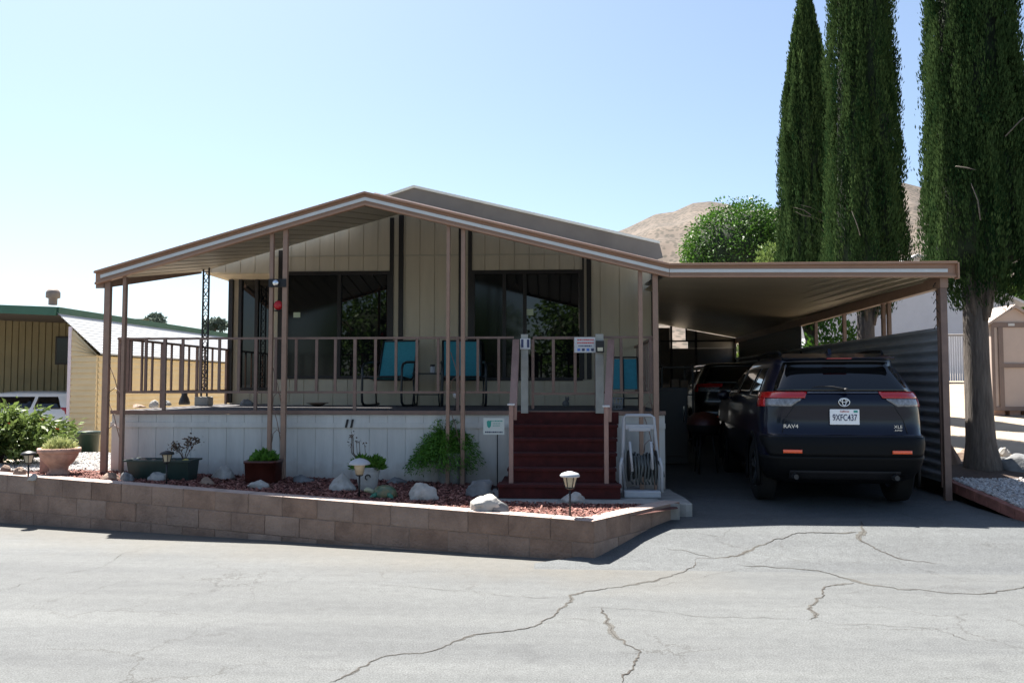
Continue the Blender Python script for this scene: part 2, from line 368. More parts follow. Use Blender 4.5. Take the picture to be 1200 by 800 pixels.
# driveway: left edge follows the return wall
def drv():
    V = []; ys = frange(7.2, 22.5, 60); n = 24
    for y in ys:
        xl = -.2 if y < WA.y+.1 else (lerp(WA.x, WE.x, min(1, (y-WA.y)/(WE.y-WA.y)))-.08 if y < WE.y else min(1.62, 1.36+.1*(y-WE.y)) - .35)
        xr = 4.62+max(0, (9.6-y))*.16 + (max(0, 8.5-y)**1.6)*.9
        for i in range(n+1): x = lerp(xl, xr, i/n); V.append((x, y, -.004+.008*sm(7.2, 7.5, y)+drivez(x, y)))
    Fq = [(j*(n+1)+i, j*(n+1)+i+1, (j+1)*(n+1)+i+1, (j+1)*(n+1)+i) for j in range(len(ys)-1) for i in range(n)]
    return tag(np_mesh('driveway', V, Fq, M['asphalt2'], smooth=True), kind='structure')
drv()
def xr_edge(y): return 4.62+max(0, (9.6-y))*.16 + (max(0, 8.5-y)**1.6)*.9
# right-hand yard rising behind the fence
def yardR():
    V = []; ys = frange(7.9, 13, 26)+frange(13.5, 60, 40)+[120, 400]; n = 30
    for y in ys:
        xl = xr_edge(y)+.05 if y < 22.5 else lerp(4.6, 2.0, min(1, (y-22.5)/4)); xr = 40 if y < 60 else 300
        for i in range(n+1):
            t = i/n; x = xl+(xr-xl)*t**2.2; z = yardz(x, y)+.03*mnoise.noise(Vector((x*.7, y*.7, 0)))
            if y >= 22.5: z = max(z, 0)
            V.append((x, y, z))
    Fq = [(j*(n+1)+i, j*(n+1)+i+1, (j+1)*(n+1)+i+1, (j+1)*(n+1)+i) for j in range(len(ys)-1) for i in range(n)]
    return tag(np_mesh('sandy_yard', V, Fq, M['sand'], smooth=True), kind='structure')
yardR()
# planting bed behind the wall
def bed():
    V = []; n = 44; m = 12
    for j in range(m+1):
        for i in range(n+1):
            s = lerp(-.0, 9.5, i/n); pf = WA+WDIR*s; nrm = Vector((WDIR.y, -WDIR.x, 0)); 
            if nrm.y < 0: nrm = -nrm
            pf = pf+nrm*.09; xb = lerp(1.36, -8.5, i/n); pb = Vector((xb, 11.4, 0)); p = pf.lerp(pb, j/m)
            z = bedz(p.x)-.012+.012*mnoise.noise(p*3)
            V.append((p.x, p.y, z))
    Fq = [(j*(n+1)+i, j*(n+1)+i+1, (j+1)*(n+1)+i+1, (j+1)*(n+1)+i) for j in range(m) for i in range(n)]
    return tag(np_mesh('planting_bed', V, Fq, M['mulchbase'], smooth=True), kind='structure')
bed()
tag(grid('side_yard', frange(-60, -5.2, 20), frange(10.6, 20, 24)+[30,70], lambda x, y: bedz(-9)-.03-.30*sm(11.5, 15.5, y)+.012*mnoise.noise(Vector((x, y, 0))), M['sand']), kind='structure')

# cracks
CRK = [
 ([(380,800),(455,770),(500,763),(560,745),(610,735),(650,722),(668,705),(668,698),(720,688),(775,678),(820,656),(871,649),(895,635),(934,625),(1007,623)], .018),
 ([(1013,610),(1011,633),(1032,646),(1060,656),(1105,661)], .03),
 ([(864,661),(909,665),(969,670),(997,681),(1053,691),(1105,693),(1147,696),(1200,688),(1260,684)], .02),
 ([(997,682),(969,689),(957,702),(951,717),(946,726)], .022),
 ([(395,682),(470,686),(596,698),(666,700)], .012),
 ([(673,710),(732,714),(780,719),(850,723),(955,728),(1095,735),(1133,751),(1165,756),(1260,769)], .012),
 ([(704,712),(706,731),(732,751),(743,763),(741,784),(725,803)], .02),
 ([(659,723),(701,731)], .012), ([(-30,700),(0,692),(43,680),(110,665),(147,648),(187,640)], .010),
 ([(790,622),(857,628)], .01), ([(780,644),(836,653)], .018), ([(834,635),(855,619)], .008), ([(300,695),(345,680),(400,661)], .006),
 ([(760,690),(860,668),(905,664)], .008)]
def cracks():
    rnd = random.Random(5); mb = MB()
    for pts, wd in CRK:
        W = [GH(*p) for p in pts]; path = []
        for a, b in zip(W[:-1], W[1:]):
            L_ = (b-a).length; n = max(2, int(L_/.025)); nr = Vector((-(b-a).y, (b-a).x, 0)).normalized()
            for i in range(n):
                t = i/n; p = a.lerp(b, t); q = nr*(.07*mnoise.noise(p*2.3)+.04*mnoise.noise(p*7)+.02*mnoise.noise(p*19)+.010*mnoise.noise(p*47)); path.append(p+q)
        path.append(W[-1]); N = len(path); vs = []
        for i, p in enumerate(path):
            d = path[min(i+1, N-1)]-path[max(0, i-1)]; nr = Vector((-d.y, d.x, 0)).normalized()
            ww = wd*.46*(.25+.75*abs(mnoise.noise(p*5+Vector((7,0,0))))*2)*min(1, (N-1-i)/6+.15, i/6+.15)
            for k in (-1, 1):
                q = p+nr*k*ww*.5; vs.append((q.x, q.y, gz(q.x, q.y)+.004))
        mb.add(vs, [(2*i, 2*i+1, 2*i+3, 2*i+2) for i in range(N-1)])
        if wd > .015:
            vs = []; rn2 = random.Random(len(pts))
            for i, p in enumerate(path):
                d = path[min(i+1, N-1)]-path[max(0, i-1)]; nr = Vector((-d.y, d.x, 0)).normalized(); ww = wd*(.5+2.6*max(0, mnoise.noise(p*2.1)))*min(1, (N-1-i)/6, i/6)
                for k in (-1, 1):
                    q = p+nr*k*ww*(.6+.5*mnoise.noise(p*14+Vector((k*5,0,0)))); vs.append((q.x, q.y, gz(q.x, q.y)+.002))
            mb.add(vs, [(2*i, 2*i+1, 2*i+3, 2*i+2) for i in range(N-1)], 1)
    return tag(mb.build('street_cracks', [M['crack'], mat('crack_debris', (.062,.060,.055), .95, .35, 40)]), kind='structure')
cracks()

# hills far behind
def hills():
    prof = [(300,262),(620,270),(720,273),(737,266),(768,251),(790,248),(812,238),(832,236),(852,239),(880,247),(960,240),(1058,214),(1085,221),(1130,212),(1300,205),(1500,230)]
    xs = [p[0] for p in prof]; zs = [p[1] for p in prof]; Yh = 420
    V = []; px = np.linspace(640, 1500, 260); nyy = 46; tint = []
    for j in range(nyy+1):
        t = j/nyy
        for q in px:
            yy = np.interp(q, xs, zs); top = PY(q, yy, Yh)
            y = lerp(190, Yh, t); x = top.x*(.55+.45*t); z = 3+(top.z-3)*(t**1.05)
            z += (4.5*mnoise.noise(Vector((x*.02, y*.02, 0)))+1.6*mnoise.noise(Vector((x*.08, y*.08, 1))))*math.sin(math.pi*min(1, t*1.0))*1.4 + (0 if t < 1 else 0)
            V.append((x, y, z))
    n = len(px); Fq = [(j*n+i, j*n+i+1, (j+1)*n+i+1, (j+1)*n+i) for j in range(nyy) for i in range(n-1)]
    m = bpy.data.materials.new('dry_hillside'); m.use_nodes = True; nn = m.node_tree; p = nn.nodes['Principled BSDF']; p.inputs['Roughness'].default_value = .95
    tc = nn.nodes.new('ShaderNodeTexCoord'); vo = nn.nodes.new('ShaderNodeTexVoronoi'); vo.inputs['Scale'].default_value = .5; vo.inputs['Randomness'].default_value = 1
    nn.links.new(tc.outputs['Object'], vo.inputs[0]); rp = nn.nodes.new('ShaderNodeValToRGB'); e = rp.color_ramp.elements
    e[0].position = .34; e[0].color = (.25,.27,.19,1); e[1].position = .56; e[1].color = (1,1,1,1); nn.links.new(vo.outputs['Distance'], rp.inputs[0])
    nz = nn.nodes.new('ShaderNodeTexNoise'); nz.inputs['Scale'].default_value = .05; nz.inputs['Detail'].default_value = 8; nn.links.new(tc.outputs['Object'], nz.inputs[0])
    r2 = nn.nodes.new('ShaderNodeValToRGB'); r2.color_ramp.elements[0].position = .35; r2.color_ramp.elements[1].position = .65; r2.color_ramp.elements[0].color = (.066,.050,.038,1); r2.color_ramp.elements[1].color = (.112,.084,.064,1)
    nn.links.new(nz.outputs[0], r2.inputs[0]); mx = nn.nodes.new('ShaderNodeMixRGB'); mx.blend_type = 'MULTIPLY'; mx.inputs[0].default_value = .8
    nn.links.new(r2.outputs[0], mx.inputs[1]); nn.links.new(rp.outputs[0], mx.inputs[2]); nn.links.new(mx.outputs[0], p.inputs['Base Color'])
    return tag(np_mesh('hills', V, Fq, m, smooth=True), kind='structure')
hills()

# ------------------------------------------------------------------ foliage tools
def leaves(P, D, size, aspect=2.0, rng=None, jit=.5):
    """P points, D long directions; diamond shaped leaf faces with random roll"""
    N = len(P); D = D/np.linalg.norm(D, axis=1, keepdims=True)
    r = rng.normal(size=(N, 3)); S = np.cross(D, r); S /= np.linalg.norm(S, axis=1, keepdims=True)+1e-9
    s = (size*(1+jit*(rng.random(N)-.5)*2))[:, None] if np.isscalar(size) else size[:, None]
    w_ = s/aspect
    V = np.stack([P, P+D*s*.45+S*w_*.5, P+D*s, P+D*s*.45-S*w_*.5], axis=1)
    return V.reshape(-1, 3), np.arange(N*4).reshape(-1, 4)
def snoise(P, sc, seed=0):
    a = P*sc+seed*13.7
    return (np.sin(a[:,0]*1.7+a[:,2]*.9+seed)+np.sin(a[:,1]*2.1-a[:,0]*.7+1.3)+np.sin(a[:,2]*1.9+a[:,1]*1.1+2.1)+np.sin((a[:,0]+a[:,1]-a[:,2])*1.3+.5))/4

def cypress(px, base, rad, zbot, ztop, label, seed, nleaf, group, trunk_r=.19, taper=1.0, leaf=.16, tp=.62):
    rng = np.random.default_rng(seed)
    t = thing('cypress_tree', label, 'tree', base, group)
    bx, by, bz = base
    def prof(u):    # u 0..1 along the crown
        return np.minimum(1, (u/.055+.25)**.6)*np.minimum(1, ((1-u)*(1.0 if tp < 1 else 2.3))**(tp*(.8 if tp >= 1 else 1))*taper+.02)
    # many upright sprays: clumps
    H = ztop-zbot; nc = int(1900*H/8); 
    cu = rng.random(nc)**1.05; ca = rng.random(nc)*2*math.pi
    lob = lambda a, u: 1+.06*np.sin(3*a+seed+5*u)+.05*np.sin(7*a+9*u+seed*2)+.06*np.sin(13*a+seed+14*u)+.03*np.sin(23*a-30*u)+.035*np.sin(50*u+2*a)
    cr = rad*prof(cu)*lob(ca, cu)*(.80+.24*rng.random(nc)**.7)
    cx = bx+cr*np.cos(ca); cy = by+cr*np.sin(ca); cz = zbot+cu*H
    ctint = np.clip(.45+.17*rng.normal(size=nc)+.22*np.sin(9*ca+cu*25+seed)*np.sin(cu*60+3*ca), 0, 1)
    k = max(6, nleaf//nc)
    idx = np.repeat(np.arange(nc), k)
    h = rng.random(len(idx)); along = (h-.35)*.85
    spread = (.030*(1.1-h)+.008)
    P = np.stack([cx[idx]+rng.normal(size=len(idx))*spread, cy[idx]+rng.normal(size=len(idx))*spread, cz[idx]+along], 1)
    inw = (1-.10*np.maximum(0, along)/.4); P[:,0] = bx+(P[:,0]-bx)*inw; P[:,1] = by+(P[:,1]-by)*inw
    rd = np.stack([P[:,0]-bx, P[:,1]-by, np.zeros(len(P))], 1); rd /= np.linalg.norm(rd, axis=1, keepdims=True)+1e-6
    D = rd*.24+np.array([0,0,1.0])+rng.normal(size=P.shape)*.15
    V, Fq = leaves(P, D, leaf, 3.6, rng)
    tint = np.clip(ctint[idx]+.3*(h-.5)+rng.normal(size=len(idx))*.05, 0, 1); tint = np.repeat(tint, 4)
    # solid dark core added inside the crown to block light
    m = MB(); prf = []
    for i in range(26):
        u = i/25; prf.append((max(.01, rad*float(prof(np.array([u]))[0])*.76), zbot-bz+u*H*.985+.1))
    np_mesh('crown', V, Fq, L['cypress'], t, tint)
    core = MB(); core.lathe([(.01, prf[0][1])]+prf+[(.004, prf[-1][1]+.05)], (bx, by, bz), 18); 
    core.build('light_block_core', M['darkcore'], t)
    # trunk with flutes
    tr = MB(); pts = []; rs = []
    for i in range(14):
        u = i/13; z = bz-.15+u*(zbot+1.2-bz); pts.append((bx+.05*math.sin(2*u+seed), by, z)); rs.append(trunk_r*(1.32-.5*u if u > .12 else 1.32+ (.12-u)*4.5))
    tr.tube(pts, rs, 18)
    tr.v = [(v[0]+ (v[0]-bx)*.22*mnoise.noise(Vector((math.atan2(v[1]-by, v[0]-bx)*2.2, v[2]*.9, seed))), v[1]+(v[1]-by)*.2*mnoise.noise(Vector((math.atan2(v[1]-by, v[0]-bx)*2.2+9, v[2]*.9, seed))), v[2]) for v in tr.v]
    tk = tr.build('trunk', M['bark'], t)
    lb = MB(); rr = random.Random(seed)
    for i in range(9):
        a = rr.uniform(0, 2*math.pi) if i > 4 else -math.pi/2+rr.uniform(-1.3, 1.3); z0 = zbot-rr.uniform(.15, .5)
        p0 = Vector((bx, by, z0)); o = Vector((math.cos(a), math.sin(a), 0))
        lb.tube([p0+o*trunk_r*.7, p0+o*(trunk_r+.08)+Vector((0,0,.45)), p0+o*(trunk_r+.20)+Vector((0,0,1.2)), p0+o*(rad*.6)+Vector((0,0,2.2))], [.045,.034,.026,.015], 7)
    lb.build('limb', M['bark'], t)
    return t
M['darkcore'] = mat('light_block_core', (.016,.026,.010), .9, .4, 9, .8, 25)  # dark colour of the light-blocking cores added inside the crowns

def crown_tree(name, label, cat, base, cz, rx, ry, rz, n, leaf, lmat, seed, trunk_r=.15, group=None, flat=0, clumps=60, core=.72, trunk=True, cup=1.0):
    rng = np.random.default_rng(seed); t = thing(name, label, cat, base, group); c = np.array([base[0], base[1], cz])
    th = rng.random(clumps)*2*math.pi; u = rng.random(clumps)*2-1; 
    dirs = np.stack([np.sqrt(1-u*u)*np.cos(th), np.sqrt(1-u*u)*np.sin(th), u], 1)
    C = c+dirs*np.array([rx, ry, rz])*(.66+.12*rng.random((clumps, 1)))
    cs = (.26+.14*rng.random(clumps))*min(rx, rz)*1.15
    idx = rng.integers(0, clumps, n); d = rng.normal(size=(n, 3)); d /= np.linalg.norm(d, axis=1, keepdims=True)
    P = C[idx]+d*(cs[idx]*(.75+.35*rng.random(n)))[:, None]
    D = d+rng.normal(size=(n, 3))*.7+np.array([0,0,-.15])
    V, Fq = leaves(P, D, leaf, 1.7, rng)
    ct = rng.random(clumps)*.35+.25; tint = np.repeat(np.clip(ct[idx]+rng.normal(size=n)*.14, 0, 1), 4)
    np_mesh('crown', V, Fq, lmat, t, tint)
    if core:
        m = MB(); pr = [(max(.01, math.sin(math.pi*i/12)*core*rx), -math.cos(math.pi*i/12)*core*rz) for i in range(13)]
        m.lathe(pr, tuple(c), 14, sy=ry/rx); m.build('light_block_core', M['darkcore'], t)  # dark core added inside the leaf crown to stop light passing through
    if trunk:
        m = MB(); m.tube([(base[0], base[1], base[2]-.1), (base[0]+.04, base[1], lerp(base[2], cz, .5)), (base[0], base[1], cz)], [trunk_r*1.25, trunk_r, trunk_r*.6], 10)
        rr = random.Random(seed)
        for i in range(6):
            a = rr.uniform(0, 6.28); zz = lerp(base[2], cz-rz*.5, .75)
            m.tube([(base[0], base[1], zz), (base[0]+rx*.35*math.cos(a), base[1]+ry*.35*math.sin(a), cz-.2*rz), (base[0]+rx*.7*math.cos(a), base[1]+ry*.7*math.sin(a), cz+rz*.2)], [trunk_r*.5, trunk_r*.35, trunk_r*.15], 6)
        m.build('trunk', M['barkd'], t)
    return t

# ------------------------------------------------------------------ block retaining wall
def block_wall():
    t = thing('retaining_wall', 'low tan concrete block wall holding the mulch bed beside the street', 'wall', (WA.x, WA.y, 0))
    core = MB(); blk = MB(); rnd = random.Random(3)
    def run(a, b, za, sl, base0, base1, th, ncourse, bl=.405, bh=.2, in_sign=1, a_trim=0, phase=0):
        d = (b-a); Ln = d.length; d.normalize(); nr = Vector((-d.y, d.x, 0))
        if nr.y < 0: nr = -nr
        if in_sign < 0: nr = Vector((d.y, -d.x, 0))
        def pt(s, o, z): q = a+d*s+nr*o; return (q.x, q.y, z)
        # core
        g = .006
        core.hexa([pt(0,g,base0(0)), pt(Ln,g,base0(Ln)), pt(Ln,th-g,base0(Ln)), pt(0,th-g,base0(0)), pt(0,g,za-g), pt(Ln,g,za+sl*Ln-g), pt(Ln,th-g,za+sl*Ln-g), pt(0,th-g,za-g)])
        for c in range(ncourse):
            s = -(bl/2 if (c+phase) % 2 else 0)
            while s < Ln-.01:
                s0 = max(0, s); s1 = min(Ln, s+bl); s += bl
                if s1-s0 < .05: continue
                j = .0028; top0 = za+sl*s0-c*bh-(j if c else 0); top1 = za+sl*s1-c*bh-(j if c else 0)
                bo0 = za+sl*s0-(c+1)*bh+j; bo1 = za+sl*s1-(c+1)*bh+j
                if top0 < base0(s0)+.01 and top1 < base0(s1)+.01: continue
                bo0 = max(bo0, base0(s0)-.05); bo1 = max(bo1, base0(s1)-.05)
                o = rnd.uniform(-.004, .004)
                e0 = 0 if s0 == 0 else j; e1 = 0 if s1 >= Ln-1e-4 else j
                blk.hexa([pt(s0+e0,o,bo0), pt(s1-e1,o,bo1), pt(s1-e1,th,bo1), pt(s0+e0,th,bo0), pt(s0+e0,o,top0), pt(s1-e1,o,top1), pt(s1-e1,th,top1), pt(s0+e0,th,top0)], rnd.choice([0,0,0,1,2]))
    run(WA, WC, zA, WSL, lambda s: -.02, None, .19, 5)
    a2 = Vector((WA.x+.004, WA.y, 0)); b2 = Vector((WE.x, WE.y, 0)); L2 = (b2-a2).length
    def base2(s): q = a2.lerp(b2, s/L2); return drivez(q.x, q.y)-.03
    # return wall, thickness towards the bed
    run(a2+ (b2-a2).normalized()*0.0, b2, zA+.006, 0.0, base2, None, .19, 3, in_sign=1, phase=1)
    core.build('mortar', M['mortar'], t); 
    mats = [M['block'], mat('slump_block_b', (.33,.24,.19), .92, 0, 2.6, .9, 38, c2=(.18,.125,.10)), mat('slump_block_c', (.29,.19,.14), .92, 0, 3.8, .9, 38, c2=(.155,.10,.075))]
    mats.append(mat('pale_block_top', (.42,.33,.29), .9, 0, 9, .4, 45, c2=(.30,.235,.205)))  # top faces of the upper blocks, paler than the sides
    for i, f_ in enumerate(blk.f):
        zs_ = [blk.v[q][2] for q in f_]
        if i % 6 == 1 and min(zs_) > .30:
            x_ = sum(blk.v[q][0] for q in f_)/4; y_ = sum(blk.v[q][1] for q in f_)/4; s_ = (Vector((x_, y_))-Vector((WA.x, WA.y))).dot(Vector((WDIR.x, WDIR.y)))
            if min(zs_) > zA+WSL*max(0, s_)-.06: blk.m[i] = 3
    blk.build('block_courses', mats, t, bevel=.006)
block_wall()
# concrete kerb and landing by the steps
k = MB()
pE = GH(800, 575, lambda x, y: .30)
k.prism([(1.05,9.55),(1.1,9.0),(1.28,WE.y+.02),(1.36,WE.y+.0),(1.43,8.9),(1.42,9.4),(1.36,9.9),(1.36,10.1),(1.05,10.1)], 'z', .1, .345)
tag(k.build('concrete_kerb', M['concrete'], bevel=.012), 'rounded pale concrete kerb between hose reel and driveway', 'kerb')
k = MB(); k.prism([(-.75,8.72),(1.27,8.72),(1.1,8.98),(1.04,9.5),(1.04,10.12),(-.75,10.12)], 'z', .2, .362)
tag(k.build('landing', M['concrete']), kind='structure')

# ------------------------------------------------------------------ grooved panels
def panel(mb, x0, x1, zb, zt, y, pitch=.2, gw=.012, gd=.012, phase=0, th=.03, m=0):
    xs = [x0]; prof = [(x0, 0)]; x = x0+phase
    while x < x1-.03:
        if x > x0+.03: prof += [(x, 0), (x+.001, gd), (x+gw-.001, gd), (x+gw, 0)]
        x += pitch
    prof.append((x1, 0)); vs = []
    f = lambda g, x: g(x) if callable(g) else g
    for (px_, o) in prof: vs += [(px_, y+o, f(zb, px_)), (px_, y+o, f(zt, px_))]
    mb.add(vs, [(2*i, 2*i+2, 2*i+3, 2*i+1) for i in range(len(prof)-1)], m)
    mb.add([(x0, y+th, f(zb,x0)), (x1, y+th, f(zb,x1)), (x1, y+th, f(zt,x1)), (x0, y+th, f(zt,x0))], [(0,1,2,3)], m)

ZDK = EYE-.332                       # deck floor
RXF = PY(428, 225, YF).x             # ridge x at the patio front
ZR = PY(428, 225, YF).z              # top of fascia at ridge
LE = PY(112, 318, YF); RE = PY(784, 309, YF); CE = PY(1120, 308.5, YF)
FH = .165
RISE = .52; YB = 12.82
def ptop(x):                         # top of patio fascia line at front
    return lerp(ZR, LE.z, (RXF-x)/(RXF-LE.x)) if x < RXF else lerp(ZR, RE.z, (x-RXF)/(RE.x-RXF))
def soff(x, y):                      # patio soffit height
    return ptop(x)-FH+.035+RISE*(y-YF)/(YB-YF)
HX0, HX1 = PY(272, 400, YR).x, PY(772, 400, YW).x
MX0 = PY(320, 400, YW).x             # left end of main front wall
# ---- mobile home
home = thing('mobile_home', 'cream grooved mobile home with dark trimmed windows behind the porch', 'house', ((HX0+HX1)/2, YW, ZDK-.9))
wl = MB()
GX0 = PY(240, 318, YW).x; zG = PY(300, 319, YW).z
W1 = (PY(331, 380, YW).x, PY(457, 380, YW).x, PY(400, 443.5, YW).z, PY(400, 318.5, YW).z)
W2 = (PY(553, 380, YW).x, PY(682, 380, YW).x, PY(620, 445.5, YW).z, PY(620, 317, YW).z)
gt = lambda x: soff(x, YW)+.02
panel(wl, GX0, MX0, zG, gt, YW, .24, phase=.1)
panel(wl, MX0, W1[0], ZDK-.9, gt, YW, .24, phase=.2)
panel(wl, W1[0], W1[1], W1[3], gt, YW, .235, phase=.12)
panel(wl, W1[0], W1[1], ZDK-.9, W1[2], YW, .235, phase=.12)
panel(wl, W1[1], W2[0], ZDK-.9, gt, YW, .235, phase=.0)
panel(wl, W2[0], W2[1], W2[3], gt, YW, .235, phase=.2)
panel(wl, W2[0], W2[1], ZDK-.9, W2[2], YW, .235, phase=.2)
panel(wl, W2[1], HX1, ZDK-.9, gt, YW, .30, phase=.28)
# recess: soffit, back wall, inner return, side walls, back
wl.box(GX0, MX0, YW+.031, YR+.5, zG-.02, zG)
DX0, DX1, DZ0, DZ1 = PY(280, 400, YR).x, PY(318, 400, YR).x, PY(300, 457, YR).z, PY(300, 322, YR).z
panel(wl, HX0, DX0, ZDK-.9, zG-.02, YR, .3, phase=.3)
panel(wl, DX0, MX0+.02, ZDK-.9, DZ0, YR, .2)
panel(wl, DX1, MX0+.02, DZ0, zG-.02, YR, .3, phase=.3)
panel(wl, DX0, DX1, DZ1, zG-.02, YR, .3, phase=.3)
wl.box(MX0, MX0+.03, YW+.031, YR+.03, ZDK-.9, zG-.02)
wl.box(HX0-.03, HX0, YR, 27, ZDK-.9, 3.35)
wl.box(HX1-.03, HX1, YW+.031, 27, ZDK-.9, 3.55)
wl.box(HX0, HX1-.031, 26.97, 27, ZDK-.9, 3.4)
wl.build('wall', M['cream'], home)
fl = MB(); zf = PY(400, 300, YW).z
fl.box(MX0, W2[1]+.6, YW-.012, YW-.001, zf-.012, zf+.012); fl.build('flashing', mat('cream_flashing', (.42,.38,.29), .6, .08), home)
tr = MB()
for (a, b) in ((326,331.5),(456.5,461),(467,472.5),(537.5,541),(548.5,553),(682.5,684.5),(687.5,693),(763.5,767.5)):
    xa, xb = PY(a, 380, YW).x, PY(b, 380, YW).x; xm = (xa+xb)/2
    tr = MB(); tr.box(xa, xb, YW-.032, YW-.002, W1[2]-.01, min(gt(xa), gt(xb))-.03); tr.build('trim_board', M['brown_trim'], home)
def window(x0, x1, z0, z1, y, mull, kinds, parent, header=.05):
    fr = MB(); d = .03; w_ = .045
    fr.box(x0-.01, x1+.01, y-d, y+.02, z1-header, z1+.005); fr.box(x0-.01, x1+.01, y-d, y+.02, z0-.005, z0+w_)
    fr.box(x0-.01, x0+w_, y-d, y+.02, z0+w_, z1-header); fr.box(x1-w_, x1+.01, y-d, y+.02, z0+w_, z1-header)
    for mx_ in mull: fr.box(mx_-.028, mx_+.028, y-d+.004, y+.02, z0+w_, z1-header)
    f = fr.build('window', M['brown_trim'], parent)
    edges = [x0+w_]+list(mull)+[x1-w_]
    for i, k_ in enumerate(kinds):
        g = MB(); yy = y+.004+(.012 if k_ == 'glass' else 0); g.box(edges[i]+.001, edges[i+1]-.001, yy, yy+.006, z0+w_, z1-header)
        g.build('pane' if k_ == 'glass' else 'insect_screen', M[k_], f)
    return f
window(W1[0], W1[1], W1[2], W1[3], YW, [PY(397.5,380,YW).x], ['screen','glass'], home)
window(W2[0], W2[1], W2[2], W2[3], YW, [PY(591,380,YW).x, PY(615,380,YW).x], ['screen','curtain','glass'], home)
d = window(DX0, DX1, DZ0, DZ1, YR, [DX0+.30], ['glass','glass'], home); d.name = 'glass_door'
st = MB()
for (a, b, c, e) in ((344,352,366,372), (617,625,362,369.5)):
    st = MB(); p0 = PY(a, e, YW-.0); p1 = PY(b, c, YW-.0); st.box(p0.x, p1.x, YW-.006, YW+.002, p0.z, p1.z)
    st.build('window_sticker', mat('pale_green_sticker', (.50,.58,.42), .6, 0), home)
# house roof with its front face rising over the patio cover
HR = PY(485, 217.5, YB+.02); HE = PY(773, 283, YB+.02)
hs = (HR.z-HE.z)/(HE.x-HR.x); HL = HR.x-1.1
ht = lambda x: HR.z-(abs(x-HR.x)*hs if x > HR.x else (HR.x-x)*.325)
rf = MB(); cv = .05
rf.prism([(HL, ht(HL)), (HR.x, HR.z), (HE.x, HE.z), (HE.x, HE.z-.06), (HR.x, HR.z-.06), (HL, ht(HL)-.06)], 'y', YB+.05, 27.3)
r_ = rf.build('roof', M['roofwhite'], home)
ff = MB(); lo = .40
lw = lambda x: soff(x, YB)+.075
ff.prism([(HL, ht(HL)-.035), (HR.x, HR.z-.035), (HE.x, HE.z-.035), (HE.x+.05, HE.z-.25), (HE.x-.2, HE.z-.33), (RXF+.02, lw(RXF+.02)), (HL, lw(HL))], 'y', YB+.03, YB+.048)
ff.build('fascia', M['roof_face'], r_)
eg = MB()
eg.prism([(HL, ht(HL)+.004), (HR.x, HR.z+.004), (HE.x, HE.z+.004), (HE.x, HE.z-.034), (HR.x, HR.z-.034), (HL, ht(HL)-.034)], 'y', YB-.0, YB+.049)
eg.build('lit_edge_strip', M['stripe'], r_)  # pale strip paints the lit top edge of the roof
ds = MB(); xa = PY(268, 400, YR-.05).x; xb = PY(273, 400, YR-.05).x
ds.box(xa, xb, YR-.10, YR-.03, ZDK+.02, zG-.03); ds.build('downspout', M['brown_trim'], home)

# ---- patio cover
pc = thing('patio_cover', 'tan gabled metal patio cover with pale stripe shading the porch', 'patio cover', (RXF, YF, .4))
def ribbed(mb, x0, x1, zf, y0, y1, pitch=.20, rh=.035):
    prof = [(x0, 0)]; x = x0
    while x < x1-.02:
        prof += [(min(x+pitch*.84, x1), 0), (min(x+pitch*.87, x1), rh), (min(x+pitch*.97, x1), rh), (min(x+pitch, x1), 0)]; x += pitch
    vs = []
    for (a, o) in prof: vs += [(a, y0, zf(a, y0)-o*0+o*.9-.0), (a, y1, zf(a, y1)+o*.9)]
    n = len(prof); mb.add(vs, [(2*i, 2*i+1, 2*i+3, 2*i+2) for i in range(n-1)])
    mb.add([(x0,y0,zf(x0,y0)+.05),(x0,y1,zf(x0,y1)+.05),(x1,y1,zf(x1,y1)+.05),(x1,y0,zf(x1,y0)+.05),(x0,y0,zf(x0,y0)),(x0,y1,zf(x0,y1)),(x1,y1,zf(x1,y1)),(x1,y0,zf(x1,y0))],
           [(0,3,2,1),(0,1,5,4),(2,3,7,6),(1,2,6,5)])
pr = MB(); ribbed(pr, LE.x+.05, RXF, soff, YF+.05, YB); ribbed(pr, RXF, RE.x, soff, YF+.05, YB)
roofp = pr.build('roof', M['pan'], pc)
def fascia(mb, pts, y, h, lo, hi, th=.03, out=0):
    # band between fractions lo..hi of height h (from the top), along polyline pts (x,z top)
    poly = [(x, z-h*lo) for x, z in pts]+[(x, z-h*hi) for x, z in reversed(pts)]
    mb.prism(poly, 'y', y-out, y+th)
fp = [(LE.x, LE.z), (RXF, ZR), (RE.x, RE.z)]
f1 = MB(); fascia(f1, fp, YF, FH, 0, 1, .045); f1.prism([(x, z) for x, z in fp]+[(x, z-.028) for x, z in reversed(fp)], 'y', YF-.05, YF-.0005)
f1.prism([(x, z-FH+.03) for x, z in fp]+[(x, z-FH) for x, z in reversed(fp)], 'y', YF-.022, YF-.0005)
fo = f1.build('fascia', M['tan'], pc, bevel=.004)
f2 = MB(); fascia(f2, [(LE.x+.07, ptop(LE.x+.07)), fp[1], fp[2]], YF-.016, FH, .40, .64, .015, .0); f2.build('pale_stripe', M['stripe'], fo)
# side beams
sb = MB(); e0 = soff(LE.x+.06, YF); e1 = soff(LE.x+.06, YB)
a = Vector((LE.x+.03, YF+.046, LE.z-FH+.06)); b = Vector((GX0-.02, YB, zG+.06))
sb.hexa([a+Vector((-.05,0,-.10)), a+Vector((.05,0,-.10)), b+Vector((.05,0,-.10)), b+Vector((-.05,0,-.10)), a+Vector((-.05,0,.10)), a+Vector((.05,0,.10)), b+Vector((.05,0,.10)), b+Vector((-.05,0,.10))])
sb.build('eave_beam', M['tan_post'], pc)
